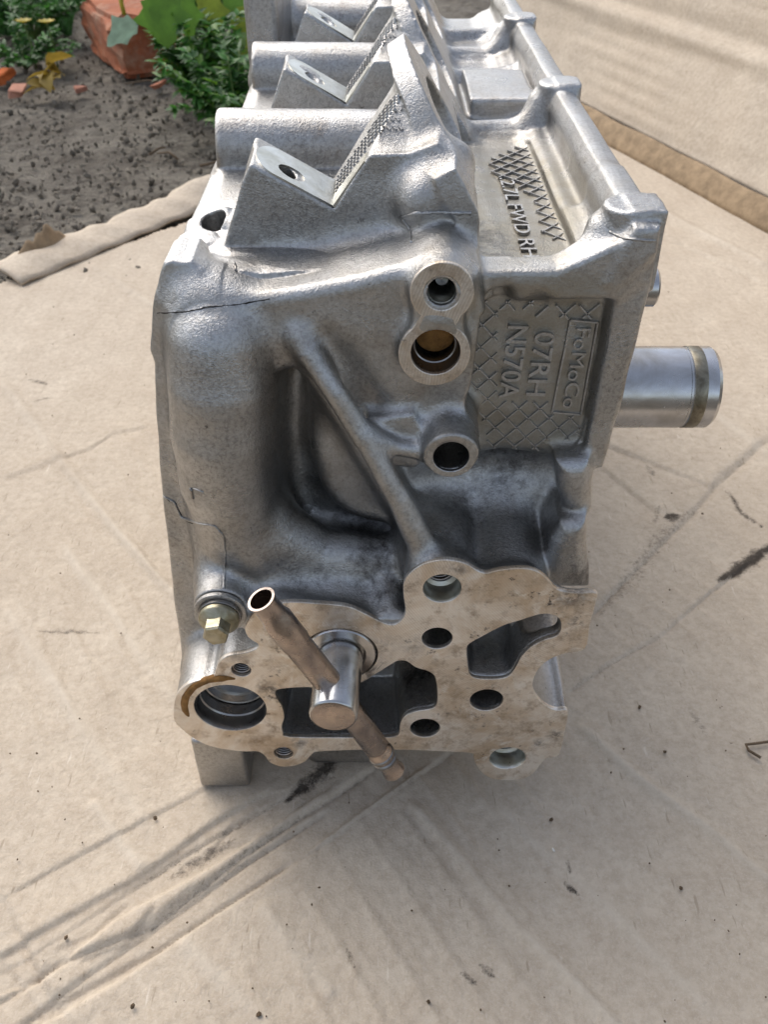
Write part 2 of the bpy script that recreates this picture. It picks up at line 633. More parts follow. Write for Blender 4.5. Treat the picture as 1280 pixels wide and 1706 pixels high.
# the long rounded port bulge on the left
bp = [(356, 535, 200, 11.0), (358, 590, 195, 12.5), (360, 660, 193, 13.0), (363, 740, 192.5, 13.2), (372, 820, 192.5, 12.8), (392, 890, 193, 11.5), (430, 945, 194, 9.5), (500, 985, 194, 7.5)]
caps([W(u, v, y - 6) [0:1] + (y + 0.0,) + W(u, v, y - 6)[2:3] for u, v, y, r in bp], [r for *_, r in bp], 5)
caps([(-33, 196, 113), (-20, 196, 104), (0, 196, 101), (14, 196, 100)], [9, 8, 7, 6], 8)
# inner swelling in the pocket
ext(smooth(PX([(520, 668), (540, 650), (600, 750), (655, 860), (610, 872), (555, 845), (522, 770)], 200), 3), 200, 216, 6, 5, 0.15)
# vertical post between pocket and shelf
q = W(637, 960, 190)
caps([(W(640, 940, 196)[0], 200, W(640, 930, 196)[2]), (W(650, 1030, 180)[0], 180, W(650, 1010, 180)[2] - 3)], 4.0, 4)
# diagonal rib, and its branch to the small boss
caps([W(500, 562, 193), W(515, 588, 191), W(560, 655, 188), W(612, 737, 186), W(665, 830, 183), W(708, 915, 182)], [2.6, 2.9, 3.0, 3.0, 3.4, 4.2], 4.5)
caps([W(610, 722, 187), W(660, 745, 188), W(705, 752, 189)], [2.2, 2.2, 2.6], 3)
ext(PX([(615, 700), (690, 690), (720, 740), (660, 750), (620, 730)], 190), 190, 210, 3, 1)
# shelf behind the machined face: cylinders of the bolt bosses
for (c, r, y1) in (((737, 989), 56, 216), ((850, 1022), 70, 214)):
    x, z = C0(c)
    cyl((x, Y0 + 5, z), (x, y1, z + 5), r * S0(*c), 6, 1, r1=r * S0(*c) * 1.04)
# ledge behind the left part of the face
caps([W(405, 1012, 184), W(480, 1000, 186), W(570, 1000, 186), W(620, 1010, 186)], 4.5, 6)
# bolt boss
x, z = C0((366, 1026))
cyl((x, 177.5, z), (x, 215, z), 46 * S0(366, 1026), 4, 0.8)
caps([(x - 1, 190, z), (x - 2, 196, z + 14), (x - 1, 200, z + 26)], [8, 7, 7], 6)
# lettered panel frame
ext(PX([(1022, 480), (1092, 420), (1098, 380), (1060, 380), (1010, 470)], 198), 197, 240, 3, 1)
ext(PX([(1060, 380), (1101, 380), (1085, 480), (1045, 640), (1006, 782), (968, 782), (1000, 640), (1028, 490)], 198), 198, 525, 2.5, 1.5)
ext(PX([(795, 452), (860, 450), (930, 450), (1000, 418), (1075, 385), (1070, 470), (1030, 500), (925, 500), (900, 480), (850, 476), (800, 490)], 198), 197.5, 207, 2.5, 1.6)
box((24, YP, 133.0), (58, 240, 189), 1.0, 0.8)
PANEL = [(790, 500), (850, 486), (893, 486), (925, 504), (1027, 502), (1000, 640), (968, 772), (930, 800), (800, 800), (780, 700), (760, 665), (775, 620), (785, 540)]
ext(PX(PANEL, 200), 170, YP, 1.2, 0.6, -0.05, mode='-')
# corner post under the panel
ext(PX([(928, 775), (985, 772), (992, 800), (990, 858), (972, 868), (940, 852), (926, 820)], 193), 193, 216, 3, 4.5)
ext(PX([(918, 905), (935, 878), (980, 872), (986, 985), (905, 985)], 188), 188, 216, 3, 4)
# three bosses on the wall
b1, b2, b3 = W(737, 488, 187), W(724, 590, 187), W(752, 762, 183)
r1, r2, r3 = 53.5 * mmpp(737, 488, 187), 60 * mmpp(724, 590, 187), 48 * mmpp(752, 762, 183)
cyl((b1[0], 187.6, b1[2]), (b1[0] + 0.5, 236, b1[2] + 1), r1 - 0.3, 4, 0.4)
cyl((b2[0], 187.6, b2[2]), (b2[0], 220, b2[2]), r2 - 0.3, 4, 0.4)
box((min(b1[0], b2[0]) - 5.0, 187.8, b2[2]), (max(b1[0], b2[0]) + 5.0, 220, b1[2]), 3, 0.4)
cyl((b3[0], 183.6, b3[2]), (b3[0], 215, b3[2] + 4), r3 - 0.2, 3.5, 0.6)
# hump over the first boss, with the tower root
caps([W(705, 330, 214), W(735, 310, 216), W(752, 275, 222)], [7, 7.5, 6], 4)
# -- towers (cam bearing seats): the seat and the riser stand square to each other, tilted 30 degrees
TW = [(403, 305), (417, 270), (556, 349), (612, 258), (680, 256), (730, 238), (765, 300), (795, 420), (690, 440), (372, 432), (378, 395)]
tw = PX(TW, 215)
for i in range(4):
    y = 215 + 94 * i
    ext(tw, y, y + 20, 5, 0.5)
    # the roof climbs backwards from the front ledge to the flange plate
    tq = sl((-16, y + 2, 185), (28, y + 30, 236), 4)
    X, Y, Z = grids(tq)
    pd = poly_d([(-14, 199), (2.5, 223), (4.5, 230), (11, 216), (24, 190), (-14, 185)], X[:, 0, :], Z[:, 0, :])[:, None, :]
    roof = ((Z - 215.5) - (Y - y - 5) * 0.85) * 0.76
    op(tq, np.maximum(np.maximum(pd, roof), np.abs(Y - y - 17) - 13), 2.5, '+')
    ext([(-34, 207.5), (-33, 212), (-12.9, 201.2), (-13, 190), (-40, 188)], y + 14, y + 23, 2, 2)
for i in range(4):
    y = 215 + 94 * i
    # trims above the seat plane and left of the riser plane
    ext([(-34, 213.4), (-12.6, 201.6), (4.8, 225.9), (1, 231), (-5, 246), (-34, 246)], y - 2, y + 29, 0.4, 0.2, mode='-')
    cyl((-22.6, y + 7.2, 214), (-29.6, y + 8, 199), 3.7, 0, 0.1, mode='-')
# flange plate right of the towers, tilted, scalloped
nA = np.array([0.866, 0.5])
sA = np.array([-0.5, 0.866])
P0 = np.array([21.0, 201.0])
s = sl((-2, 206, 185), (34, 525, 244), 6)
X, Y, Z = grids(s)
nn = (X - P0[0]) * nA[0] + (Z - P0[1]) * nA[1]
ss = (X - P0[0]) * sA[0] + (Z - P0[1]) * sA[1]
dd = np.maximum(np.abs(ss + 4) - 17, np.abs(Y - 366) - 158)
for i in range(4):
    y = 246 + 94 * i
    dd2 = np.sqrt((Y - y) ** 2 * 0.9 + (ss - 13) ** 2) - 23.5
    h = np.maximum(8 - np.abs(dd - dd2), 0)
    dd = np.minimum(dd, dd2) - h * h / 32
op(s, np.maximum(dd, np.abs(nn) - 2.6), 3.5, '+')
for i in range(4):
    y = 248 + 94 * i
    c = np.array([P0[0], 0, P0[1]]) + np.array([sA[0], 0, sA[1]]) * 13
    a3 = np.array([nA[0], 0, nA[1]])
    c[1] = y
    dd2 = np.sqrt((Y - y) ** 2 * 0.45 + (ss - 9) ** 2) - 15
    op(s, np.maximum(dd2, np.abs(nn - 2) - 13), 0, '-')
# arms that carry the towers to the left side, cylindrical bosses between them
for i in range(4):
    y = 285 + 94 * i
    cyl((-52, y, 196), (4, y + 2, 195), 10.5, 5, 1.5)
    box((-50, y - 38, 185), (20, y + 20, 190), 5, 2)
    caps([(-28, y + 36, 203), (-24, y + 42, 190)], [5, 8], 5)
    caps([(-53, y + 36, 184), (-44, y + 40, 190)], [6, 6], 4)
cyl((-52, 232, 186), (-40, 232, 190), 6, 3, 1.5)
cyl((-49, 222, 180), (-49, 222, 191.5), 5, 2, 0.6)
cyl((-45, 231, 184), (-46, 228, 202), 3.4, 0.4, 0.1, mode='-')
caps([(-58, 225, 165), (-58, 330, 165)], 4, 4)
box((-58, 408, 170), (-44, 520, 228), 4, 3)
# deck side: rail, rail bosses, cross ribs, raised block
caps([(60.5, 205, 200), (60.5, 525, 200)], 3.4, 3)
box((56.5, 200, 150), (63.5, 525, 200), 3, 2)
caps([(51, 215, FLOOR), (53, 525, FLOOR)], 3.2, 6)
for i in range(3):
    y = 207 + 113.6 * i
    cyl((60, y, 186), (59.5, y, 206.0), 7.0, 1.5, 1.0)
    box((58, y - 6.3, 186), (66.5, y + 6.5, 206.2), 1.2, 0.6)
    caps([(53.5, y, 193), (54.5, y + 1, 199)], [5.5, 5.0], 2)
    caps([(34, y - 6, FLOOR - 2), (46, y - 2, 189), (54, y, 195)], [3, 4, 4.5], 4)
for y in (318, 391, 431, 470):
    caps([(20, y - 4, FLOOR + 1), (46, y + 4, FLOOR + 1.0), (57, y + 8, FLOOR + 2)], [4.6, 3.6, 3], 3)
box((31, 336, 185), (55, 380, FLOOR + 7.5), 1.6, 0.8)
box((18, 338, 185), (32, 370, FLOOR + 1.5), 1.6, 0.8)
box((23.5, 207.5, FLOOR), (49, 307, 204), 1.6, 1.5, '-')
# foot and pan below
f0, f1 = W(322, 1244, 184), W(415, 1300, 184)
box((f0[0], 182, 0.3), (f1[0] + 0.5, 222, f0[2] + 6), 2, 1.6)
ext(PX([(400, 1235), (650, 1235), (656, 1282), (628, 1302), (520, 1302), (490, 1286), (400, 1284)], 184), 190, 220, 3, 5)
ell((-10, 206, 21), (20, 16, 19), 4)
box((-80, 160, -5), (80, Y0 + 0.75, 250), 0, 0.1, '-')
# -- cuts in the machined face
ext(cav_mm, Y0 - 3, Y0 + 25, 0.8, 1.0, -0.06, 0.25, '-')
ext(kid_mm, Y0 - 3, Y0 + 13, 1.2, 1.5, -0.12, 0.25, '-')
x, z = C0((815, 1105))
ell((x + 1, Y0 + 13, z), (6.5, 9, 6.5), 1.5, '-')
for c, r in ROUND:
    x, z = C0(c)
    cyl((x, Y0 - 2, z), (x, Y0 + 30, z), r * S0(*c) + 0.15, 0, 0.1, '-')
for c, r in CBORE:
    x, z = C0(c)
    cyl((x, Y0 - 2, z), (x, Y0 + 7, z), r * S0(*c) + 0.1, 0, 0.1, '-')
    cyl((x, Y0 + 5, z), (x, Y0 + 26, z), r * S0(*c) * 0.72, 0, 0.1, '-')
for c, r in TAP:
    x, z = C0(c)
    cyl((x, Y0 - 2, z), (x, Y0 + 22, z), r * S0(*c) + 0.15, 0, 0.1, '-')
x, z = C0(BORE[0])
rb = BORE[1] * S0(*BORE[0])
cyl((x, Y0 - 2, z), (x, Y0 + 7, z), rb + 0.4, 0, 0.1, '-')
cyl((x, Y0 + 5, z), (x, Y0 + 19, z), rb * 0.93, 0, 0.1, '-')
x, z = C0(SOCK[0])
rs = SOCK[1] * S0(*SOCK[0])
cyl((x, Y0 - 2, z), (x, Y0 + 10, z), rs + 0.2, 0, 0.1, '-')
# notch at the right
x, z = C0((949, 1137))
cyl((x, 160, z), (x, 222, z), 10.8, 0.3, 0.1, '-')
# boss holes
cyl((b1[0], 180, b1[2]), (b1[0], 217, b1[2]), 24 * mmpp(737, 488, 187), 0, 0.1, '-')
cyl((b2[0] + 0.3, 180, b2[2] + 0.5), (b2[0] + 0.3, 206, b2[2] + 0.5), 42 * mmpp(724, 590, 187), 0, 0.1, '-')
cyl((b3[0], 178, b3[2]), (b3[0], 208, b3[2]), 31 * mmpp(752, 762, 183), 0, 0.1, '-')
# hollow under the panel
caps([(20, 203, 124), (34, 205, 127), (46, 204, 127)], [7, 7.5, 5.5], 6, '-')

print('sdf', round(time.time() - T0, 1), D.shape)


def surface_nets(D):
    S = D < 0
    nx, ny, nz = D.shape
    c = np.zeros((nx - 1, ny - 1, nz - 1), np.uint8)
    for i in (0, 1):
        for j in (0, 1):
            for k in (0, 1):
                c += S[i:nx - 1 + i, j:ny - 1 + j, k:nz - 1 + k]
    cell = np.argwhere((c > 0) & (c < 8)).astype(np.int32)
    del c
    ci, cj, ck = cell.T
    idx = np.full((nx - 1, ny - 1, nz - 1), -1, np.int32)
    idx[ci, cj, ck] = np.arange(len(cell))
    val = {}
    for i in (0, 1):
        for j in (0, 1):
            for k in (0, 1):
                val[i, j, k] = D[ci + i, cj + j, ck + k]
    acc = np.zeros((len(cell), 3), np.float32)
    cnt = np.zeros(len(cell), np.float32)
    corners = list(val)
    for a in corners:
        for ax in range(3):
            if a[ax]: continue
            b = list(a)
            b[ax] = 1
            va, vb = val[a], val[tuple(b)]
            mk = (va < 0) != (vb < 0)
            t = np.where(mk, va / np.where(mk, va - vb, 1), 0)
            p = np.empty((len(cell), 3), np.float32)
            for q in range(3):
                p[:, q] = a[q] if q != ax else t
            acc += p * mk[:, None]
            cnt += mk
    fr = acc / cnt[:, None]
    V = np.empty_like(fr)
    for q, (arr, cc) in enumerate(((xs, ci), (ys, cj), (zs, ck))):
        V[:, q] = arr[cc] + (arr[cc + 1] - arr[cc]) * fr[:, q]
    quads = []
    for ax in range(3):
        sl0 = [slice(1, -1)] * 3
        sl1 = [slice(1, -1)] * 3
        sl0[ax] = slice(0, -1)
        sl1[ax] = slice(1, None)
        A, B = S[tuple(sl0)], S[tuple(sl1)]
        e = np.argwhere(A != B)
        off = np.ones(3, int)
        off[ax] = 0
        e = e + off
        flip = S[e[:, 0], e[:, 1], e[:, 2]]
        o1, o2 = [(1, 2), (2, 0), (0, 1)][ax]
        def g(d1, d2):
            f = e.copy()
            f[:, o1] -= d1
            f[:, o2] -= d2
            return idx[f[:, 0], f[:, 1], f[:, 2]]
        qd = np.stack([g(1, 1), g(0, 1), g(0, 0), g(1, 0)], 1)
        qd[~flip] = qd[~flip][:, ::-1]
        quads.append(qd)
    Q = np.concatenate(quads)
    return V, Q[(Q >= 0).all(1)]


V, Q = surface_nets(D)
del D
# cast skin is never quite true: a few low waves along the normal would be invisible on flats, so move points directly
amp = np.zeros_like(V)
for kx in range(7):
    d = rng.normal(size=3)
    d /= np.linalg.norm(d)
    f = rng.uniform(0.12, 0.5)
    ph = rng.uniform(0, 6.28)
    amp += (np.sin(V @ d * f + ph) * 0.05)[:, None] * rng.normal(size=3)
mach = np.zeros(len(V), bool)
V = V + np.where(mach[:, None], 0, amp)
print('mesh', round(time.time() - T0, 1), len(V), len(Q))

head = empty('cylinder_head', (0, 0, 0), 'bare cast aluminium engine cylinder head lying end-on on the cardboard', 'engine part')


def np_mesh(name, V, Q, mat, parent, scale=0.001):
    me = bpy.data.meshes.new(name)
    me.vertices.add(len(V))
    me.vertices.foreach_set('co', (V * scale).astype(np.float32).ravel())
    me.loops.add(Q.size)
    me.loops.foreach_set('vertex_index', Q.astype(np.int32).ravel())
    me.polygons.add(len(Q))
    me.polygons.foreach_set('loop_start', np.arange(0, Q.size, Q.shape[1], dtype=np.int32))
    me.update(calc_edges=True)
    me.shade_smooth()
    me.materials.append(mat)
    return link(bpy.data.objects.new(name, me), parent)


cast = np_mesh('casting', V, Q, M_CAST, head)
# oily grime, plus darkening painted into the hollows (fixed places on the part)
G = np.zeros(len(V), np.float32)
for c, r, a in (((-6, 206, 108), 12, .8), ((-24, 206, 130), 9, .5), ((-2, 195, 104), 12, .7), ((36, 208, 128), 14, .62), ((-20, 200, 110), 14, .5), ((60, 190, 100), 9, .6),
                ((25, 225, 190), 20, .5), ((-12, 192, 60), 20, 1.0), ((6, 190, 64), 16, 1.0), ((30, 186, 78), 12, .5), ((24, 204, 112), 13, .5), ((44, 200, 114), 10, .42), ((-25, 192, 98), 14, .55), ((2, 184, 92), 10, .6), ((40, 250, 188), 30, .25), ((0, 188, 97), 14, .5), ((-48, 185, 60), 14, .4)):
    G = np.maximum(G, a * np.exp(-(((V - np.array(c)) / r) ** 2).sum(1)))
at = cast.data.attributes.new('grime_dark', 'FLOAT', 'POINT')
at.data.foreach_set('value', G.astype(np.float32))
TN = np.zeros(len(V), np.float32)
for c, r, a in (((40, 203, 160), (24, 4, 32), .8), ((40, 250, 189), (22, 60, 6), 1.0), ((-5, 192, 60), (30, 20, 16), .4), ((20, 200, 180), (14, 22, 12), .6)):  # panel tarnish; the deck entry paints its shade and dark reflections into the colour
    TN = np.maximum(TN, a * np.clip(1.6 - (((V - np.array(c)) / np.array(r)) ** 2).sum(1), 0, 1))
at = cast.data.attributes.new('tarnish_shade', 'FLOAT', 'POINT')
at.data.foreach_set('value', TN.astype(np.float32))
bvh = BVHTree.FromPolygons((V).tolist(), Q.tolist())
print('bvh', round(time.time() - T0, 1))


def hit(u, v, lift=0.0):
    a, dy, dz = ray(u, v)
    d = Vector((a, dy, dz)).normalized()
    h = bvh.ray_cast(Vector((0, 0, CAMH)), d)
    if h[0] is None: return None
    return h[0] + h[1] * lift


# ------------------------------------------------------------------ machined faces and fittings of the head
holes = [cav_mm, kid_mm]
for c, r in ROUND + CBORE + TAP + [BORE, SOCK]:
    holes.append(disc_pts(C0(c), r * S0(*c)))
plate('machined_face', out_mm, holes, Y0, 1.6, M_MACH, head)
# figure-of-eight face of the twin boss
m1, m2 = mmpp(737, 488, 187), mmpp(724, 590, 187)
eight = []
for i in range(60):
    a = math.pi * (-0.28 + 1.56 * i / 59)
    eight.append((b1[0] + r1 * math.cos(a), b1[2] + r1 * math.sin(a)))
for i in range(60):
    a = math.pi * (0.72 + 1.60 * i / 59)
    eight.append((b2[0] + r2 * math.cos(a), b2[2] + r2 * math.sin(a)))
plate('boss_face', eight, [disc_pts((b1[0], b1[2]), 31 * m1), disc_pts((b2[0] + 0.3, b2[2] + 0.5), 41.5 * m2)], 186.8, 1.4, M_MACH, head)
m3 = mmpp(752, 762, 183)
plate('boss_face', disc_pts((b3[0], b3[2]), 42 * m3), [disc_pts((b3[0], b3[2]), 30 * m3)], 183.1, 1.2, M_CAST, head)
lathe('chamfer', [(31.5 * m1, 0), (23 * m1, 1.6), (23 * m1, 12)], (b1[0], 187.0, b1[2]), (0, 1, 0), M_BRIGHT, head)
lathe('drain_plug', [(0.01, 0), (11 * m1, 0.3), (13 * m1, 2), (13 * m1, 4)], (b1[0] + .3, 194, b1[2]), (0, 1, 0), M_STEELD, head)
lathe('hole_sleeve', [(41.8 * m2, 0), (36 * m2, 3), (34 * m2, 3.2), (34 * m2, 14)], (b2[0] + 0.3, 188.0, b2[2] + 0.5), (0, 1, 0), M_STEELD, head)
lathe('sediment_plug', [(0.01, 0), (20 * m2, 0.6), (33 * m2, 1.5)], (b2[0] + 0.5, 192.5, b2[2] + 1.2), (0, 1, 0.1), M_RESIDUE, head)


def thread(c, r_mm, y0, y1, pitch=1.25):
    pts = []
    n = int((y1 - y0) / pitch * 20)
    for i in range(n):
        a = 2 * math.pi * i / 20
        pts.append((c[0] + r_mm * math.cos(a), y0 + pitch * i / 20, c[1] + r_mm * math.sin(a)))
    return tube('thread', pts, pitch * 0.36, M_THREAD, head, 6)


for c, r in CBORE:
    thread(C0(c), r * S0(*c) * 0.66, Y0 + 6.5, Y0 + 18, 1.25)
    lathe('counterbore', [(r * S0(*c) * 1.0, 0), (r * S0(*c) * 0.93, 0.8), (r * S0(*c) * 0.92, 6), (r * S0(*c) * 0.7, 6.6)], (C0(c)[0], Y0 + 0.15, C0(c)[1]), (0, 1, 0), M_BRIGHT, head)
for c, r in TAP:
    thread(C0(c), r * S0(*c) * 0.86, Y0 + 0.8, Y0 + 14, 0.9)
# core plug at the bottom of the big bore
x, z = C0(BORE[0])
lathe('bore_rim', [(rb * 1.0, 0), (rb * 0.95, 1.4), (rb * 0.94, 5), (rb * 0.90, 5.4), (rb * .90, 9)], (x, Y0 + 0.2, z), (0, 1, 0), M_STEELD, head)
lathe('core_plug', [(0.01, 0.6), (rb * 0.55, 0.4), (rb * 0.8, 0), (rb * 0.86, -2.2), (rb * 0.9, -2.4), (rb * .9, 3)], (x, Y0 + 12.5, z), (0, 1, 0), M_STEEL, head)
# crusted rim on the big bore
arc = []
for i in range(26):
    a = R(196 - 118 * i / 25)
    arc.append((x + rb * 1.26 * math.cos(a) + random.uniform(-.08, .08), Y0 + 0.25, z + rb * 1.30 * math.sin(a) + random.uniform(-.1, .1)))
tube('sealant_crust', arc, [1.25 * min(1, .35 + min(i, 25 - i) * .25) + random.uniform(-.12, .12) for i in range(26)], M_RESIDUE, head, 8)

# steel collar and stub with the cross tube
x, z = C0(SOCK[0])
lathe('socket_collar', [(rs * 0.99, 4), (rs * 0.97, 1.2), (rs * 0.92, 0.4), (rs * 0.70, 0.2), (rs * 0.68, 1.0), (rs * 0.5, 1.2)], (x, Y0 - 0.6, z), (0, 1, 0), M_STEEL, head)
pf = empty('pipe_fitting')
pf.parent = head
pr = 6.9
lathe('stub_body', [(pr, 6), (pr, -22.2), (pr - 0.25, -22.7), (pr - 0.6, -22.9)], (x, Y0, z), (0.05, 1, 0), M_STEEL, pf)
xe = x - 0.05 * 22.8
lathe('end_cap', [(pr - 0.55, 0), (pr - 0.8, -0.12), (0.01, -0.12)], (xe, Y0 - 22.75, z), (0.05, 1, 0), M_COPPER, pf)
ctr = Vector((x - 0.7, 161, z))
e1, e2 = Vector(W(435, 998, 158)), Vector(W(656, 1283, 163))
d1 = (e1 - ctr)
L1 = d1.length
a1 = d1.normalized()
rt = 3.95
lathe('tube', [(rt, 5), (rt, L1 * 0.56), (rt + .25, L1 * 0.58), (rt + .25, L1 * 0.80), (rt * 0.92, L1 * 0.84), (rt * 0.86, L1 * 0.95), (rt * 0.98, L1), (rt * 0.80, L1), (rt * 0.74, L1 * 0.9), (rt * 0.7, L1 * 0.5), (0.01, L1 * 0.45)],
      ctr, a1, M_COPPER, pf)
d2 = e2 - ctr
L2 = d2.length
a2 = d2.normalized()
lathe('tube', [(rt, 5), (rt, L2 * 0.66), (rt * 0.88, L2 * 0.68), (rt * 0.88, L2 * 0.70), (rt, L2 * 0.72), (rt, L2 * 0.80), (rt * 0.84, L2 * 0.82), (rt * 0.84, L2 * 0.96), (rt * 0.94, L2), (rt * 0.7, L2), (0.01, L2 * 0.98)],
      ctr, a2, M_COPPER, pf)
lathe('tube_bead', [(rt * .9, 0), (rt * 1.06, .8), (rt * 1.06, 1.6), (rt * .88, 2.2), (rt * .88, 2.9), (rt * 1.03, 3.6), (rt * 1.0, 4.6), (rt * .86, 5.2)], ctr + a2 * L2 * 0.74, a2, M_STEELD, pf)
tube('solder_bead', [ctr + a1 * (pr * 0.98) + Vector((1.2 * math.cos(k), -pr * .35 + 3.2 * math.sin(k), 0.6 * math.sin(k))) for k in np.linspace(0, 6.28, 18)], 0.45, M_STEEL, pf, 6)

# flange bolt with washer
x, z = C0((366, 1026))
s0 = S0(366, 1026)
bolt = empty('flange_bolt')
bolt.parent = head
lathe('washer', [(44 * s0, 1.4), (44 * s0, 0.2), (42 * s0, 0), (36 * s0, 0), (30 * s0, .6)], (x, 175.6, z), (0, 1, 0), M_CAST, bolt)
lathe('lock_washer', [(36 * s0, 1.2), (36 * s0, 0.2), (35 * s0, 0), (24 * s0, 0)], (x, 174.3, z), (0, 1, 0), M_STEELD, bolt)
lathe('bolt_flange', [(33.5 * s0, 1.6), (33.5 * s0, 0.5), (32 * s0, 0.1), (22 * s0, -1.6), (18 * s0, -1.8)], (x, 172.6, z), (0, 1, 0), M_ZINC, bolt)
bm = bmesh.new()
hx = 22.5 * s0
rings = []
for (rr, yy) in ((hx, 171.5), (hx, 167.6), (hx * 0.88, 166.9)):
    rings.append([bm.verts.new(((x + rr * math.cos(R(60 * i + 12))) * .001, yy * .001, (z + rr * math.sin(R(60 * i + 12))) * .001)) for i in range(6)])
for a, b in zip(rings, rings[1:]):
    for i in range(6):
        bm.faces.new((a[i], b[i], b[(i + 1) % 6], a[(i + 1) % 6]))
bm.faces.new(rings[-1])
bmesh.ops.recalc_face_normals(bm, faces=bm.faces)
bm_obj('hex_head', bm, M_ZINC, bolt)

# stub tube and dowel out of the right side
tb = W(1120, 645, 232)
xE = W(1181, 645, 232)[0]
lathe('stub_tube', [(12.5, 0), (12.5, xE - 56 - 9.5), (12.2, xE - 56 - 9.2), (12.2, xE - 56 - 8.6), (12.5, xE - 56 - 8.2), (12.5, xE - 56 - 1.2), (11.6, xE - 56), (10.4, xE - 56), (10.2, xE - 60), (0.01, xE - 60)],
      (56, 232, tb[2]), (1, 0, 0.0), M_STEEL, head)
lathe('stained_band', [(12.5, -0.1), (12.56, 0), (12.56, 3.6), (12.5, 3.7)], (xE - 8.2, 232, tb[2]), (1, 0, 0), mat_metal('oil_stained_steel', (0.34, 0.31, 0.24), (0.12, 0.10, 0.07), 0.4, 160), head)
db = W(1080, 478, 216)
lathe('dowel', [(5.2, 0), (5.2, db[0] + 1.4 - 56), (4.6, db[0] + 2 - 56), (0.01, db[0] + 2 - 56)], (56, 216, db[2]), (1, 0, 0), M_STEEL, head)

# seats and risers machined bright on every tower, with the cast dimples beside
for i in range(3):
    y = 215 + 94 * i
    A_, B_, C_, D_ = (-32.2, 212.4), (-12.6, 201.65), (-4.6, 212.3), (12, 235.3)
    seat_n = Vector((0.482, 0, 0.876))
    bm = bmesh.new()
    # seat: rounded at the left end, bored
    pts = []
    for j in range(13):
        a = math.pi / 2 + math.pi * j / 12
        pts.append((0.75 * 9.0 * math.cos(a) * 0.8, 9.0 * math.sin(a)))
    L_ = math.hypot(B_[0] - A_[0], B_[1] - A_[1])
    ring = [(5.8 + p[0], p[1] + 9.6) for p in pts] + [(L_ - 0.2, 0.6), (L_ - 0.2, 18.6)]
    ux = Vector((B_[0] - A_[0], 0, B_[1] - A_[1])).normalized()
    nrm = Vector((-ux.z, 0, ux.x))
    o3 = Vector((A_[0], y, A_[1]))
    hole = [(10.2 + 3.65 * math.cos(2 * math.pi * k / 32), 7.4 + 3.65 * math.sin(2 * math.pi * k / 32)) for k in range(32)]
    cu = bpy.data.curves.new('seat', 'CURVE')
    cu.dimensions = '2D'
    cu.fill_mode = 'BOTH'
    cu.extrude = 0.3
    for pp in (ring, hole):
        sp = cu.splines.new('POLY')
        sp.points.add(len(pp) - 1)
        sp.use_cyclic_u = True
        for k, (a, b) in enumerate(pp):
            sp.points[k].co = (a, b, 0, 1)
    tmp = bpy.data.objects.new('seat', cu)
    COL.objects.link(tmp)
    me = bpy.data.meshes.new_from_object(tmp.evaluated_get(bpy.context.evaluated_depsgraph_get()))
    bpy.data.objects.remove(tmp)
    Mx = Matrix((( ux.x, 0, nrm.x, o3.x), (0, 1, 0, o3.y), (ux.z, 0, nrm.z, o3.z), (0, 0, 0, 1)))
    me.transform(Matrix.Scale(0.001, 4) @ Mx)
    me.materials.clear()
    me.materials.append(M_BRIGHT)
    bm.free()
    link(bpy.data.objects.new('bearing_seat', me), head)
    # riser face
    bm = bmesh.new()
    rx = Vector((D_[0] - B_[0], 0, D_[1] - B_[1])).normalized()
    rn = Vector((-rx.z, 0, rx.x))
    b0 = Vector((B_[0], y, B_[1]))
    def RP(s_, yy, h): return (b0 + rx * s_ + Vector((0, yy, 0)) + rn * h) * 0.001
    outl = [(0.1, 0.4), (13.6, 0.4), (14.6, 4.5), (8, 6.5), (0.1, 9)]
    top = [bm.verts.new(RP(a, b, 0.35)) for a, b in outl]
    bot = [bm.verts.new(RP(a, b, -0.6)) for a, b in outl]
    bm.faces.new(top)
    for k in range(5):
        bm.faces.new((top[k], bot[k], bot[(k + 1) % 5], top[(k + 1) % 5]))
    bmesh.ops.recalc_face_normals(bm, faces=bm.faces)
    bm_obj('riser_face', bm, M_BRIGHT, head)
    bm = bmesh.new()
    for a in range(20):
        for b in range(5):
            s_ = 1.2 + a * 1.55
            yy = 8.6 + b * 2.7 + (a % 2) * 1.35 - a * 0.12
            if s_ > 28 or yy > 21: continue
            bmesh.ops.create_cube(bm, size=1, matrix=Matrix.Translation(RP(s_, yy, 0.35)) @ Matrix(((rx.x, 0, rn.x, 0), (0, 1, 0, 0), (rx.z, 0, rn.z, 0), (0, 0, 0, 1))) @ Euler((0, 0, R(25))).to_matrix().to_4x4() @ Matrix.Diagonal((0.0006, 0.00115, 0.0006, 1)))
    # the dashes run on over the cast roof above the riser
    for a in range(9):
        for b in range(8):
            hx_, hy_ = -3.4 + a * 1.5 + (b % 2) * .75, y + 8.2 + b * 1.9
            if hx_ > 4.5: continue
            h_ = bvh.ray_cast(Vector((hx_, hy_, 240)), Vector((0, 0, -1)))
            if h_[0] is None or h_[1].z < 0.35 or not 212 < h_[0].z < 227.5: continue
            q_ = h_[1].to_track_quat('Z', 'Y').to_matrix().to_4x4()
            bmesh.ops.create_cube(bm, size=1, matrix=Matrix.Translation(h_[0] * .001) @ q_ @ Euler((0, 0, R(35))).to_matrix().to_4x4() @ Matrix.Diagonal((0.0006, 0.0013, 0.0007, 1)))
    tag(bm_obj('dimple', bm, M_CAST, head), kind='stuff')

# raised lettering and cross-hatching on the panel
PM = lambda x, z, y=YP - 0.1, rot=0.0: Matrix(((0, 1, 0, x), (0, 0, -1, y), (-1, 0, 0, z), (0, 0, 0, 1))) @ Matrix.Rotation(rot, 4, 'Z')


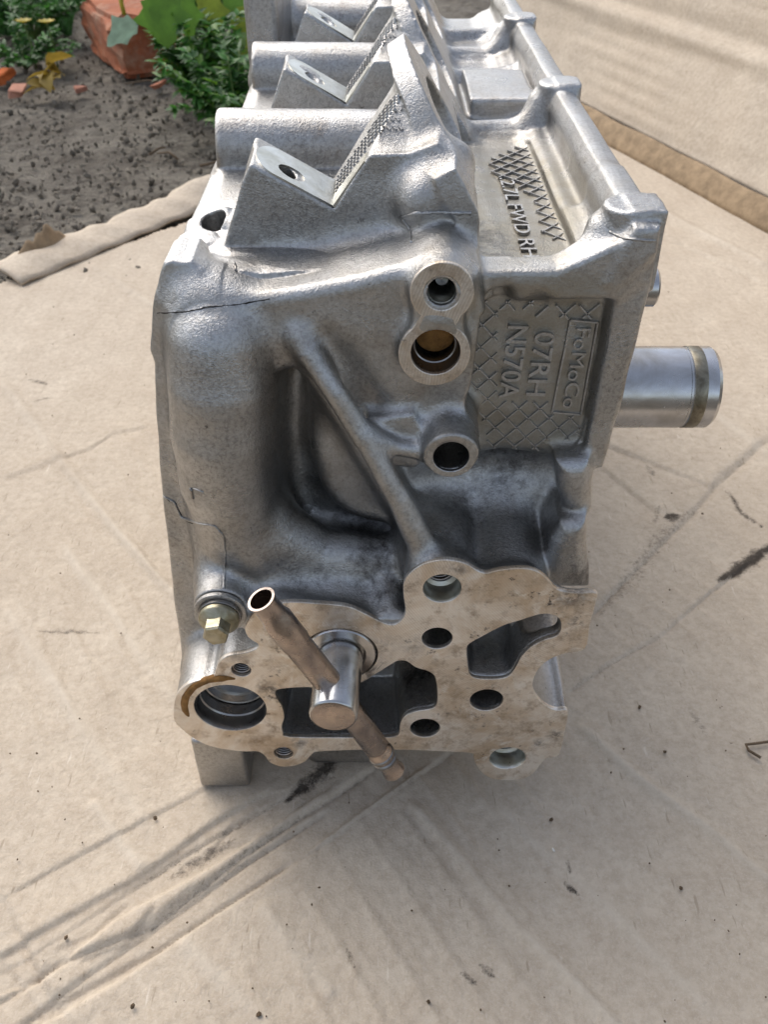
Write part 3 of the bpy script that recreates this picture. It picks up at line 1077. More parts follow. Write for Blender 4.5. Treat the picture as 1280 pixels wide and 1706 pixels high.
def panel_text(body, top, bot, hpx, rot=-1.8, weight=0.05):
    t_, b_ = W(*top, YP), W(*bot, YP)
    h = hpx * mmpp(*top, YP)
    size = h / 0.70
    o = text_mesh('raised_lettering', body, size, PM((t_[0] + b_[0]) / 2, (t_[2] + b_[2]) / 2, rot=R(rot)), M_CAST, head, 0.6, 1.0, weight)
    ext_ = max(v.co.z for v in o.data.vertices) - min(v.co.z for v in o.data.vertices)
    want = (t_[2] - b_[2]) * 0.001
    cz = (t_[2] + b_[2]) / 2 * 0.001
    f = want / ext_
    for v in o.data.vertices:
        v.co.z = cz + (v.co.z - cz) * f
    return o


panel_text('FoMoCo', (973, 545), (945, 678), 25, weight=0.0)
panel_text('07RH', (905, 553), (892, 659), 34)
panel_text('N570A', (861, 540), (846, 661), 34)


def bars(name, segs, wd, ht, mapper, parent):
    """raised bars between 2-D points; mapper(p2, h)->mm point"""
    V_, F_ = [], []
    for (a, b) in segs:
        a, b = Vector(a), Vector(b)
        d = (b - a).normalized()
        s_ = Vector((-d.y, d.x)) * wd / 2
        base = len(V_)
        for p in (a, b):
            for q_, h in ((s_, -0.4), (s_ * 0.5, ht), (s_ * -0.5, ht), (s_ * -1, -0.4)):
                V_.append(mapper(p + q_, h))
        for k in range(3):
            F_.append((base + k, base + k + 1, base + 4 + k + 1, base + 4 + k))
        F_.append((base, base + 1, base + 2, base + 3))
        F_.append((base + 7, base + 6, base + 5, base + 4))
    o = mesh_obj(name, V_, F_, M_CAST, parent, False)
    bm2 = bmesh.new()
    bm2.from_mesh(o.data)
    bmesh.ops.recalc_face_normals(bm2, faces=bm2.faces)
    bm2.to_mesh(o.data)
    bm2.free()
    return tag(o, kind='stuff')


def clip_segs(poly_in, poly_out, spacing, angs, cx, cy, ext_len, step=0.4):
    def inside(p, poly):
        c = False
        for i in range(len(poly)):
            (ax, ay), (bx, by) = poly[i], poly[(i + 1) % len(poly)]
            if (ay > p[1]) != (by > p[1]) and p[0] < ax + (p[1] - ay) / (by - ay) * (bx - ax):
                c = not c
        return c
    segs = []
    for ang in angs:
        d = (math.cos(ang), math.sin(ang))
        nrm_ = (-d[1], d[0])
        for k in range(-40, 41):
            o_ = (cx + nrm_[0] * spacing * k, cy + nrm_[1] * spacing * k)
            start = None
            t = -ext_len
            while t <= ext_len:
                p = (o_[0] + d[0] * t, o_[1] + d[1] * t)
                ok = inside(p, poly_in) and not any(inside(p, po) for po in poly_out)
                if ok and start is None: start = p
                if not ok and start is not None:
                    if math.dist(start, p) > 0.8: segs.append((start, p))
                    start = None
                t += step
    return segs


pan = PX([(800, 500), (890, 500), (928, 508), (1022, 508), (1000, 640), (972, 752), (815, 745), (800, 690), (770, 680), (765, 640), (785, 600)], YP)
txt = PX([(828, 516), (884, 516), (888, 508), (920, 506), (926, 530), (1004, 531), (972, 694), (916, 692), (912, 668), (826, 670)], YP)
segs = clip_segs(pan, [txt], 4.3, (R(47), R(-47)), 40, 160, 60)
bars('crosshatch', segs, 0.75, 0.45, lambda p, h: (p[0], YP - h, p[1]), head)
# frame round the middle line of letters
fr = PX([(951, 533), (996, 537), (968, 690), (920, 686)], YP)
bars('letter_frame', [(fr[i], fr[(i + 1) % 4]) for i in range(4)], 0.9, 0.5, lambda p, h: (p[0], YP - h, p[1]), head)
tk = PX([(893, 528), (914, 510)], YP)
bars('casting_tick', [tk], 1.0, 0.5, lambda p, h: (p[0], YP - h, p[1]), head)

# deck lettering and hatching
t_, b_ = WZ(846, 300, FLOOR), WZ(876, 432, FLOOR)
DM = Matrix(((0, 1, 0, (t_[0] + b_[0]) / 2 + 0.3), (-1, 0, 0, (t_[1] + b_[1]) / 2), (0, 0, 1, FLOOR + 0.15), (0, 0, 0, 1)))
o = text_mesh('raised_lettering', '.2.7L FWD RH', 6.2, DM, M_CAST, head, 0.4, 1.0, 0.0)
ys_ = [v.co.y for v in o.data.vertices]
f = abs(t_[1] - b_[1]) * 0.001 / (max(ys_) - min(ys_))
for v in o.data.vertices:
    v.co.y = DM[1][3] * .001 + (v.co.y - DM[1][3] * .001) * f
dk = [(WZ(u, v, FLOOR)[0], WZ(u, v, FLOOR)[1]) for u, v in ((812, 268), (905, 222), (975, 378), (950, 404), (905, 398), (888, 330), (850, 304), (822, 296))]
bars('crosshatch', clip_segs(dk, [], 4.8, (R(50), R(-50)), 34, 250, 70), 0.65, 0.4, lambda p, h: (p[0], p[1], FLOOR + h), head)


# mould parting lines: thin raised seams laid on the skin
def seam(pts, r=0.28, name='parting_line', mat=M_CAST, lift=0.05):
    dense = []
    for (a, b) in zip(pts, pts[1:]):
        n = max(2, int(math.dist(a, b) / 5))
        for k in range(n):
            t = k / n
            dense.append((a[0] + (b[0] - a[0]) * t + random.uniform(-.6, .6), a[1] + (b[1] - a[1]) * t + random.uniform(-.6, .6)))
    hp = [hit(u, v, lift) for u, v in dense]
    hp = [h for h in hp if h is not None]
    run = [hp[0]]
    for h in hp[1:]:
        if (h - run[-1]).length < 6: run.append(h)
    if len(run) > 2:
        return tube(name, run, [r * random.uniform(.5, 1.2) for _ in run], mat, head, 6)


LINE = [(268, 824), (290, 836), (302, 862), (330, 872), (358, 876), (372, 892), (376, 920), (374, 960), (372, 985)]
seam(LINE, 0.42)
seam([(u + 2.5, v + 2.5) for u, v in LINE], 0.42, 'dark_line', M_BLACK, -0.1)  # thin black line just beside the parting seam
seam([(262, 522), (310, 520), (345, 512), (400, 507), (455, 498)], 0.24, 'dark_line', M_BLACK, -0.08)  # thin black line along the wall's upper edge
seam([(318, 812), (322, 830), (326, 832)], 0.5, mat=M_STEELD)
seam([(322, 814), (345, 822)], 0.25)
seam([(386, 452), (398, 446)], 0.45, mat=M_STEELD)
seam([(392, 440), (393, 458)], 0.35, mat=M_STEELD)
seam([(668, 362), (690, 356), (730, 354), (790, 356)], 0.55)
seam([(672, 366), (684, 385), (686, 410)], 0.35)
seam([(1016, 386), (1040, 398), (1098, 402)], 0.4)
print('head', round(time.time() - T0, 1))

# ------------------------------------------------------------------ cardboard
def mat_card():
    m = NT('corrugated_cardboard')
    big = m.noise(5, 5, 0.6)
    mid = m.noise(38, 6, 0.7)
    mott = m.noise(260, 5, 0.75)
    fib = m.noise(1000, 4, 0.8)
    c = m.mix(m.ramp(big, [(0.3, 0.0), (0.7, 1.0)]), (0.52, 0.435, 0.335), (0.62, 0.54, 0.435))
    c = m.mix(m.ramp(mid, [(0.38, 0.0), (0.70, 0.6)]), c, (0.45, 0.37, 0.285))
    c = m.mix(m.ramp(mott, [(0.40, 0.0), (0.66, 0.55)]), c, (0.36, 0.285, 0.21))
    c = m.mix(m.ramp(fib, [(0.50, 0.0), (0.70, 0.5)]), c, (0.62, 0.55, 0.46))
    for ang_, thr in ((20, 0.70), (75, 0.72), (140, 0.71)):
        f = m.noise(520, 2, 0.5, co=m.mapping((1, 0.16, 1), (0, 0, R(ang_))))
        c = m.mix(m.ramp(f, [(thr, 0.0), (thr + 0.05, 0.45)]), c, (0.25, 0.19, 0.13) if ang_ != 75 else (0.72, 0.66, 0.57))
    # flutes show faintly through the liner
    st_ = m.noise(130, 3, 0.6, co=m.mapping((1, 0.05, 1), (0, 0, -R(33))))
    c = m.mix(m.ramp(st_, [(0.48, 0.0), (0.72, 0.15)]), c, (0.34, 0.27, 0.20))
    c = m.mix(m.attr('wear'), c, (0.64, 0.57, 0.47))
    # specks and smears
    sp = m.ramp(m.noise(190, 3, 0.8), [(0.735, 0.0), (0.76, 1.0)])
    c = m.mix(m.math('MULTIPLY', sp, 0.7), c, (0.09, 0.065, 0.045))
    stn = m.attr('stain_crease')
    sn = m.math('MULTIPLY_ADD', m.noise(420, 6, 0.85, dist=0.4), 2.0, -1.0)
    sm = m.ramp(m.math('ADD', stn, m.math('MULTIPLY', sn, m.ramp(stn, [(0.0, 0.0), (0.2, 1.0)]))), [(0.30, 0.0), (0.85, 0.95)])
    c = m.mix(sm, c, (0.05, 0.039, 0.030))
    m.set(base=c, rough=0.82)
    m.b.inputs['Specular IOR Level'].default_value = 0.25
    b1 = m.bump(m.noise(700, 5, 0.8), 0.45, 0.0005)
    b2 = m.bump(mid, 0.5, 0.003, b1)
    b3 = m.bump(mott, 0.4, 0.0009, b2)
    m.bump(st_, 0.25, 0.0016, b3)
    return m.m


M_CARD = mat_card()
M_CARDE = mat_plain('torn_cardboard', (0.31, 0.225, 0.14), 0.9, 0.3, 90, 0.5, 500, 0.001)


def G2(u, v):
    p = WZ(u, v, 0)
    return np.array(p[:2])


def pdist(X, Y, pts):
    """distance to a ground polyline, and the parameter along it 0..1"""
    best = np.full(X.shape, 1e9)
    par = np.zeros(X.shape)
    sgn = np.zeros(X.shape)
    P_ = [np.array(p) for p in pts]
    Ls = [np.linalg.norm(b - a) for a, b in zip(P_, P_[1:])]
    tot = sum(Ls)
    acc = 0
    for a, b, L in zip(P_, P_[1:], Ls):
        e = (b - a) / L
        t = np.clip((X - a[0]) * e[0] + (Y - a[1]) * e[1], 0, L)
        dx, dy = X - a[0] - e[0] * t, Y - a[1] - e[1] * t
        d = np.hypot(dx, dy)
        mk = d < best
        best = np.where(mk, d, best)
        par = np.where(mk, (acc + t) / tot, par)
        sgn = np.where(mk, np.sign(e[0] * dy - e[1] * dx), sgn)
        acc += L
    return best, par, sgn


def vnoise(X, Y, f, seed):
    r_ = np.random.default_rng(seed)
    out = np.zeros(X.shape)
    for k in range(5):
        a = r_.uniform(0, 6.28)
        ff = f * r_.uniform(0.6, 1.6)
        out += np.sin((X * math.cos(a) + Y * math.sin(a)) * ff + r_.uniform(0, 6.28))
    return out / 5


# creases: photo polyline, depth (mm), half width, ridge height beside it
CREASE = [
    ([(0, 1500), (140, 1420), (330, 1320), (420, 1272)], 0.5, 1.0, 0.5),
    ([(-40, 1640), (60, 1590), (220, 1480), (330, 1410), (470, 1330), (560, 1270)], 1.0, 1.3, 0.8),
    ([(-40, 1690), (110, 1600), (250, 1545), (400, 1430), (500, 1360), (640, 1270)], 1.6, 1.8, 1.0),
    ([(0, 1730), (180, 1600), (280, 1530), (420, 1430), (560, 1340)], 1.2, 1.2, 0.8),
    ([(60, 1690), (270, 1575), (400, 1490), (560, 1390), (700, 1290), (780, 1235)], 1.0, 1.1, 0.9),
    ([(0, 800), (90, 768), (150, 748), (190, 722), (250, 712)], 0.8, 1.6, 0.5),
    ([(0, 630), (100, 765), (200, 890), (300, 1000), (330, 1050)], -0.9, 2.4, -0.3),
    ([(150, 440), (270, 520)], -0.8, 2.5, -0.2),
    ([(680, 1330), (760, 1420), (860, 1540), (960, 1640), (1050, 1730)], -0.8, 2.2, -0.5),
    ([(960, 1200), (1060, 1290), (1170, 1370), (1300, 1480)], -0.6, 2.2, -0.4),
    ([(930, 1165), (1010, 1110), (1100, 1060), (1180, 990), (1300, 900)], 0.8, 1.0, 0.5),
    ([(960, 1050), (1050, 960), (1140, 870), (1200, 800), (1290, 720)], 1.4, 3.0, 0.6),
    ([(1000, 735), (1100, 775), (1190, 812)], 1.2, 1.5, 0.8),
    ([(1000, 775), (1100, 855)], 0.9, 2.2, 0.5),
    ([(1060, 330), (1180, 395), (1290, 450)], -1.2, 5, -0.5),
    ([(1080, 380), (1200, 440), (1290, 480)], 1.2, 4, 0.5),
    ([(20, 1540), (50, 1600), (90, 1690)], 0.8, 2.0, 0.3),
    ([(-20, 1662), (70, 1625), (190, 1530), (300, 1470), (440, 1385), (560, 1300)], 0.9, 1.0, -1.6),
    ([(-30, 1610), (90, 1540), (240, 1455), (360, 1370), (460, 1310)], 0.5, 0.8, 1.3),
    ([(40, 1720), (200, 1625), (330, 1535), (460, 1450), (600, 1350), (720, 1265)], 0.7, 0.9, -1.3),
    ([(330, 1420), (430, 1395), (520, 1330)], 0.5, 0.6, 0.8), ([(130, 1600), (210, 1570), (260, 1510)], 0.5, 0.6, 0.8),
    ([(90, 1585), (150, 1560), (215, 1500)], 0.6, 0.7, 0.4), ([(300, 1440), (345, 1425), (390, 1370), (440, 1345)], 0.6, 0.7, 0.4), ([(230, 1550), (320, 1480), (350, 1475)], 0.6, 0.7, 0.4),
    ([(0, 1600), (40, 1650), (70, 1700)], 0.7, 0.8, 0.4), ([(440, 1330), (500, 1312), (560, 1290)], 0.5, 0.7, 0.3), ([(150, 1330), (200, 1400), (240, 1450)], -0.4, 2.2, 0),
    ([(0, 1490), (40, 1570), (70, 1640), (130, 1720)], 0.7, 1.6, 0.8), ([(300, 1560), (420, 1680), (460, 1730)], -0.35, 3, 0), ([(430, 1500), (560, 1660)], -0.3, 3, 0), ([(820, 1330), (1000, 1500), (1200, 1700)], -0.25, 3, 0), ([(100, 900), (260, 1120), (300, 1180)], -0.35, 3, 0),
    ([(0, 1000), (120, 1180), (260, 1400)], -0.3, 3, 0), ([(1060, 600), (1180, 680), (1290, 760)], -0.3, 4, 0),
]
card_poly = [tuple(G2(u, v)) for u, v in ((-160, 560), (0, 468), (60, 455), (150, 425), (240, 395), (345, 355), (360, 320))] + [(-95, 905), (60, 1040), (250, 1010), (400, 760), (420, 380), (420, 20), (-400, 20)]
gx = np.concatenate([np.arange(-420, -175, 2.4), np.arange(-175, 175, 0.85), np.arange(175, 424, 2.2)])
gy = np.concatenate([np.arange(20, 90, 2.5), np.arange(90, 330, 0.85), np.arange(330, 520, 1.8), np.arange(520, 1100, 3.2)])
CX, CY = np.meshgrid(gx, gy, indexing='ij')
Hc = 0.9 * vnoise(CX, CY, 0.02, 3) + 0.25 * vnoise(CX, CY, 0.11, 4)
# corrugation ripple showing through, stronger in places
ang = R(33)
uu = CX * math.cos(ang) + CY * math.sin(ang)
vv = -CX * math.sin(ang) + CY * math.cos(ang)
rip = np.clip(vnoise(CX, CY, 0.03, 9) + 0.3, 0, 1)
Hc += 0.6 * (0.5 + 0.5 * np.cos(uu * 2 * math.pi / 14.0 + 0.35 * np.sin(vv * .03))) ** 4 * (0.15 + rip)
Hc += 0.2 * (0.5 + 0.5 * np.cos(uu * 2 * math.pi / 4.7)) ** 2 * rip
# short dents across the flutes
Hc -= 0.45 * np.clip(np.sin(uu * 2 * math.pi / 4.7) * vnoise(CX, CY, 0.22, 51) * 2 - 0.9, 0, 1) * np.clip(vnoise(CX, CY, 0.025, 52) * 2, 0, 1)
stain_crease = np.zeros(CX.shape)
wear = np.zeros(CX.shape)
for pts, dep, hw, rid in CREASE:
    g = [G2(u, v) for u, v in pts]
    d, par, sg = pdist(CX, CY, g)
    fade = np.clip(par / 0.06, 0, 1) * np.clip((1 - par) / 0.06, 0, 1)
    wob = np.abs(d + 0.35 * vnoise(CX, CY, 0.25, int(hw * 100)) * sg * 0 + 0.0)
    lat = d * sg + 0.5 * vnoise(CX, CY, 0.10, int(hw * 100))
    var = 0.75 + 0.5 * vnoise(CX, CY, 0.06, int(abs(dep) * 77 + len(pts)))
    if dep > 0:
        # a sharp fold: narrow V with the board dropping from one side to the other
        Hc += fade * var * (-1.5 * dep * np.exp(-np.abs(lat) / (0.22 + hw * 0.28)) + 1.3 * rid * np.sign(lat) * np.exp(-np.abs(lat) / (hw * 6)) * (1 - np.exp(-np.abs(lat) / 0.9)))
        stain_crease = np.maximum(stain_crease, fade * 0.27 * np.exp(-(lat / 0.5) ** 2) * np.clip(var, 0, 1))  # thin dark line drawn in colour along each fold
    else:
        Hc += fade * 2.2 * (-dep) * np.exp(-(lat / hw) ** 2)
        wear = np.maximum(wear, fade * 0.42 * np.exp(-(lat / (hw * 0.8)) ** 2) * np.clip(var, 0, 1))
STAIN = [([(1200, 965), (1240, 940), (1290, 905)], 3.2, 1.0), ([(1000, 1020), (1060, 950), (1110, 880), (1170, 840)], 5, .40), ([(1210, 808), (1235, 850), (1275, 880)], 1.6, .8),
         ([(480, 1330), (530, 1290), (570, 1255)], 3.0, .9), ([(280, 1460), (390, 1395)], 2.5, .5), ([(940, 1470), (965, 1490)], 1.0, .8), ([(945, 1430), (950, 1455)], 1.0, .7),
         ([(800, 1605), (825, 1625)], 1.2, .7), ([(770, 1620), (795, 1638)], 1.2, .7), ([(575, 1575), (590, 1610)], .9, .6), ([(60, 1050), (165, 1052)], 1.4, .55), ([(50, 632), (80, 640)], 1.8, .8), ([(50, 670), (85, 662)], 1.8, .55),
         ([(20, 600), (60, 580), (100, 570)], 5, .25), ([(1110, 860), (1130, 858)], 4, .9), ([(1150, 1180), (1180, 1225)], 2, .45), ([(1090, 870), (1100, 840)], 2, .5), ([(1080, 770), (1090, 790)], 2.5, .5),
         ([(220, 1480), (330, 1410), (470, 1330)], 1.4, .36), ([(250, 1545), (400, 1430), (500, 1360)], 2.2, .34), ([(925, 1165), (1010, 1110), (1100, 1060)], 1.0, .3)]  # last row: darker lines that follow the folds
for pts, hw, a in STAIN:
    d, par, sg = pdist(CX, CY, [G2(u, v) for u, v in pts])
    hw_ = hw * (0.45 + 0.75 * np.clip(np.minimum(par, 1 - par) / 0.3, 0, 1)) * (1 + 0.45 * vnoise(CX, CY, 0.5, int(hw * 31)))
    stain_crease = np.maximum(stain_crease, a * np.exp(-(d / np.maximum(hw_, .2)) ** 2))
ii = np.arange(CX.size).reshape(CX.shape)
Qc = np.stack([ii[:-1, :-1], ii[1:, :-1], ii[1:, 1:], ii[:-1, 1:]], -1).reshape(-1, 4)
jx, jy = CX + 4 * vnoise(CX, CY, .08, 21), CY + 4 * vnoise(CX, CY, .08, 22)
ins = np.zeros(CX.shape, bool)
for i in range(len(card_poly)):
    (ax, ay), (bx, by) = card_poly[i], card_poly[(i + 1) % len(card_poly)]
    if by == ay: continue
    c_ = (ay > jy) != (by > jy)
    ins ^= c_ & (jx < ax + (jy - ay) / (by - ay) * (bx - ax))
Qc = Qc[ins.ravel()[Qc].all(1)]
# sit the sheet under the head's foot
Hc = Hc - 0.6
used = np.unique(Qc)
remap = np.full(CX.size, -1)
remap[used] = np.arange(len(used))
Vc = np.stack([CX.ravel(), CY.ravel(), Hc.ravel()], 1)[used]
sheet = empty('cardboard_sheet', (0, 0, 0), 'large creased brown cardboard box flattened on the soil under the cylinder head', 'cardboard')
panel = np_mesh('floor_panel', Vc, remap[Qc], M_CARD, sheet)
at = panel.data.attributes.new('stain_crease', 'FLOAT', 'POINT')
at.data.foreach_set('value', stain_crease.ravel()[used].astype(np.float32))
aw = panel.data.attributes.new('wear', 'FLOAT', 'POINT')
aw.data.foreach_set('value', wear.ravel()[used].astype(np.float32))
so = panel.modifiers.new('thickness', 'SOLIDIFY')
so.thickness = 0.003
so.offset = -1


def strip_mesh(name, rows, mat, parent, thick=0.0025):
    """rows: list of lists of mm points"""
    n = len(rows[0])
    V_ = [p for r_ in rows for p in r_]
    F_ = [(j * n + i, j * n + i + 1, (j + 1) * n + i + 1, (j + 1) * n + i) for j in range(len(rows) - 1) for i in range(n - 1)]
    o = mesh_obj(name, V_, F_, mat, parent)
    md = o.modifiers.new('thickness', 'SOLIDIFY')
    md.thickness = thick
    md.offset = 0
    return o


# raised back flap: rises from the fold behind the right side
fa, fb = np.array(WZ(960, 215, 0)), np.array(WZ(1330, 420, 0))
fd = (fb - fa)
fn = np.array([fd[1], -fd[0], 0]) / np.linalg.norm(fd[:2])
if fn[1] < 0: fn = -fn
NU, NV = 170, 150
rows = []
lo_, hi_ = fa - fd * 0.9, fb + fd * 0.9
for j in range(NV):
    t = j / (NV - 1) * 420
    r_ = []
    for i in range(NU):
        p = lo_ + (hi_ - lo_) * i / (NU - 1)
        lean = R(62)
        x_, y_ = i * 5.3, t
        wv_ = 2 * math.sin(x_ * 0.009 + 1) + 0.9 * math.sin(t * 0.05 + x_ * 0.006) + 0.55 * math.sin(t * .42) * (0.5 + 0.5 * math.sin(x_ * .021 + t * .03)) + 0.4 * math.sin(x_ * .11 + t * .05) + 1.3 * abs(math.sin(x_ * .017 + t * .011)) ** 9 + 1.2 * abs(math.sin(t * .035 - x_ * .004)) ** 12
        wv_ -= 5 * math.exp(-((t - 95) / 7) ** 2) - 4 * math.exp(-((t - 112) / 9) ** 2)
        wv_ -= 3 * math.exp(-((t - 190 - 10 * math.sin(x_ * .02)) / 5) ** 2) * (0.6 + 0.4 * math.sin(x_ * .05))
        q_ = p + fn * (t * math.cos(lean) + 22 + wv_ * math.sin(lean)) + np.array([0, 0, t * math.sin(lean) * 0.93 + 17 - wv_ * math.cos(lean)])
        r_.append(tuple(q_))
    rows.append(r_)
fl = strip_mesh('raised_flap', rows, M_CARD, sheet)
# standing brown edge at the foot of the flap
rows = []
for j in range(8):
    t = j / 7
    rows.append([tuple(lo_ + (hi_ - lo_) * i / 89 + fn * (4 + 14 * t + 0.6 * math.sin(i * .33)) + np.array([0, 0, -1 + 19 * t + 0.5 * math.sin(i * .7) * t + 2.5 * math.sin(math.pi * t)])) for i in range(90)])
strip_mesh('folded_edge', rows, M_CARDE, sheet)
# torn folded edge on the left
ea, eb = np.array(WZ(20, 470, 0)), np.array(WZ(372, 325, 0))
rows = []
en = np.array([-(eb - ea)[1], (eb - ea)[0], 0]) / np.linalg.norm(eb - ea)
for j in range(8):
    r_ = []
    for i in range(70):
        s_ = i / 69
        hgt = 5 + 1 * math.sin(s_ * 9) + 70 * max(0, s_ - .82) ** 1.2
        ww = 40 + 2 * math.sin(s_ * 23) + 1.5 * math.sin(s_ * 61)
        t = j / 7
        r_.append(tuple(ea + (eb - ea) * s_ + en * (ww * t - 12) + np.array([0, 0, 1 + hgt * math.sin(t * 2.5) + 0.8 * math.sin(s_ * 40 + t * 3)])))
    rows.append(r_)
strip_mesh('torn_edge', rows, M_CARD, sheet)
rows = []
ta, tb_ = np.array(WZ(36, 446, 0)), np.array(WZ(140, 405, 0))
for j in range(6):
    rows.append([tuple(ta + (tb_ - ta) * i / 29 + np.array([-5, 6, 0]) * j / 5 + np.array([0, 0, 2 + (16 + 3 * math.sin(i * .5) + 2 * math.sin(i * 1.3)) * math.sin(math.pi * min(1, i / 29 * 1.05 + .03)) * j / 5])) for i in range(30)])
strip_mesh('torn_liner', rows, M_CARDE, sheet)

# ------------------------------------------------------------------ soil and garden
def mat_soil():
    m = NT('garden_soil')
    c = m.mix(m.ramp(m.noise(9, 6, 0.65), [(0.35, 0.0), (0.7, 1.0)]), (0.125, 0.107, 0.083), (0.27, 0.245, 0.20))
    c = m.mix(m.ramp(m.noise(60, 5, 0.75), [(0.48, 0.0), (0.66, 0.9)]), c, (0.06, 0.047, 0.036))
    c = m.mix(m.ramp(m.noise(120, 4, 0.7), [(0.62, 0.0), (0.72, 0.7)]), c, (0.36, 0.32, 0.26))
    m.set(base=c, rough=0.95)
    b1 = m.bump(m.noise(160, 6, 0.75), 0.8, 0.006)
    m.bump(m.noise(30, 5, 0.7), 0.7, 0.02, b1)
    return m.m


M_SOIL = mat_soil()
# fine ground near the picture, and a coarse skirt running to the horizon
gx = np.concatenate([[-40000, -12000, -5000, -2500], np.arange(-1400, 1000, 9.0), [1500, 2500, 5000, 12000, 40000]])
gy = np.concatenate([[-20000, -4000, -800, 100], np.arange(360, 2500, 9.0), [3000, 4000, 8000, 16000, 40000]])
SX, SY = np.meshgrid(gx, gy, indexing='ij')
Hs = -7 + 5 * vnoise(SX, SY, 0.008, 31) + 2.2 * vnoise(SX, SY, 0.06, 32) + 1.5 * vnoise(SX, SY, 0.2, 33) + rng.normal(size=SX.shape) * 0.9
Hs = np.minimum(Hs, np.where((SX > -150) | (SY < 560), -5.5, 9))
ii = np.arange(SX.size).reshape(SX.shape)
Qs = np.stack([ii[:-1, :-1], ii[1:, :-1], ii[1:, 1:], ii[:-1, 1:]], -1).reshape(-1, 4)
tag(np_mesh('ground', np.stack([SX.ravel(), SY.ravel(), Hs.ravel()], 1), Qs, M_SOIL, None), kind='structure')


def jitter_blob(bm, c, r, flat=0.6, seg=1, jit=0.25):
    v0 = len(bm.verts)
    res = bmesh.ops.create_icosphere(bm, subdivisions=seg, radius=1)
    rot = Euler((random.uniform(0, 6), random.uniform(0, 6), random.uniform(0, 6))).to_matrix()
    for v in res['verts']:
        p = v.co * random.uniform(1 - jit, 1 + jit)
        p = rot @ Vector((p.x, p.y * 0.8, p.z * flat))
        v.co = (p * r + Vector(c)) * 0.001


M_STONE = mat_plain('pebble', (0.20, 0.175, 0.14), 0.95, 0.55, 40)
M_LITTER = mat_plain('leaf_litter', (0.11, 0.075, 0.045), 0.9, 0.5, 50)
bm = bmesh.new()
for k in range(2600):
    u, v = random.uniform(-60, 430), random.uniform(20, 470)
    p = WZ(u, v, -4)
    if u > 250 and v > 330: continue
    jitter_blob(bm, (p[0], p[1], -4 + random.uniform(-2, 3)), random.choice([1, 1.2, 1.5, 1.8, 2.2, 3, 4]) * random.uniform(.6, 1.2) * (p[1] / 900) ** 0.5)
tag(bm_obj('pebbles', bm, M_STONE), 'scattered small grey stones and clods on the bare soil', 'stones', kind='stuff')


def leaf_shape(L, Wd, lobes=0, curl=0.25, n=9):
    """a leaf in its own plane, tip along +x; returns verts, faces (mm)"""
    V_, F_ = [], []
    for i in range(n):
        t = i / (n - 1)
        wv_ = Wd * (math.sin(math.pi * t ** 0.75) + 0.02)
        if lobes:
            wv_ *= 1 + 0.28 * math.sin(t * lobes * 2 * math.pi)
        z_ = -curl * L * t * t + curl * .4 * L * t
        for s_ in (-1, 0, 1):
            V_.append((L * t, s_ * wv_ / 2, z_ + abs(s_) * wv_ * 0.12))
    for i in range(n - 1):
        for s_ in (0, 1):
            a = i * 3 + s_
            F_.append((a, a + 1, a + 4, a + 3))
    return V_, F_


def mat_leaf(name, col, back=None, rough=0.5):
    m = NT(name)
    c = m.mix(m.ramp(m.noise(60, 4, .6), [(.3, 0.), (.7, 1.)]), col, tuple(x * 0.55 for x in col))
    m.set(base=c, rough=rough)
    m.b.inputs['Transmission Weight'].default_value = 0.0
    tr = m.n('ShaderNodeBsdfTranslucent')
    m.l(c, tr.inputs[0])
    mx = m.n('ShaderNodeMixShader')
    mx.inputs[0].default_value = 0.35
    m.l(m.b.outputs[0], mx.inputs[1])
    m.l(tr.outputs[0], mx.inputs[2])
    m.l(mx.outputs[0], m.out.inputs[0])
    m.bump(m.noise(90, 3), .3, .002)
    return m.m


L_GREEN = mat_leaf('bright_leaf', (0.14, 0.30, 0.03))
L_DARK = mat_leaf('dark_leaf', (0.055, 0.17, 0.035))
L_MID = mat_leaf('mid_leaf', (0.09, 0.28, 0.045))
L_PALE = mat_leaf('pale_leaf', (0.26, 0.38, 0.30), rough=0.35)
L_YEL = mat_leaf('yellow_petal', (0.62, 0.48, 0.02))
L_LIME = mat_leaf('lime_leaf', (0.30, 0.38, 0.03))
M_STEM = mat_plain('woody_stem', (0.13, 0.09, 0.055), 0.8, 0.3, 60)
M_GSTEM = mat_plain('green_stem', (0.10, 0.16, 0.04), 0.6, 0.3, 60)


def place_leaf(name, p, az, el, roll, L, Wd, mat, parent, lobes=0, curl=0.25):
    V_, F_ = leaf_shape(L, Wd, lobes, curl)
    M_ = Matrix.Translation(Vector(p)) @ Euler((0, 0, az)).to_matrix().to_4x4() @ Euler((0, -el, 0)).to_matrix().to_4x4() @ Euler((roll, 0, 0)).to_matrix().to_4x4()
    return mesh_obj(name, [M_ @ Vector(v) for v in V_], F_, mat, parent)


# brick
def mat_brick():
    m = NT('weathered_brick')
    c = m.mix(m.ramp(m.noise(22, 5, .65), [(.35, 0.), (.7, 1.)]), (0.40, 0.125, 0.05), (0.24, 0.075, 0.035))
    g = m.n('ShaderNodeNewGeometry')
    sx = m.n('ShaderNodeSeparateXYZ')
    m.l(m.co, sx.inputs[0])
    pale = m.ramp(m.noise(30, 5, .7), [(.48, 0.), (.66, .6)])
    c = m.mix(pale, c, (0.42, 0.29, 0.20))
    m.set(base=c, rough=.92)
    m.bump(m.noise(120, 5, .7), .6, .004)
    return m.m


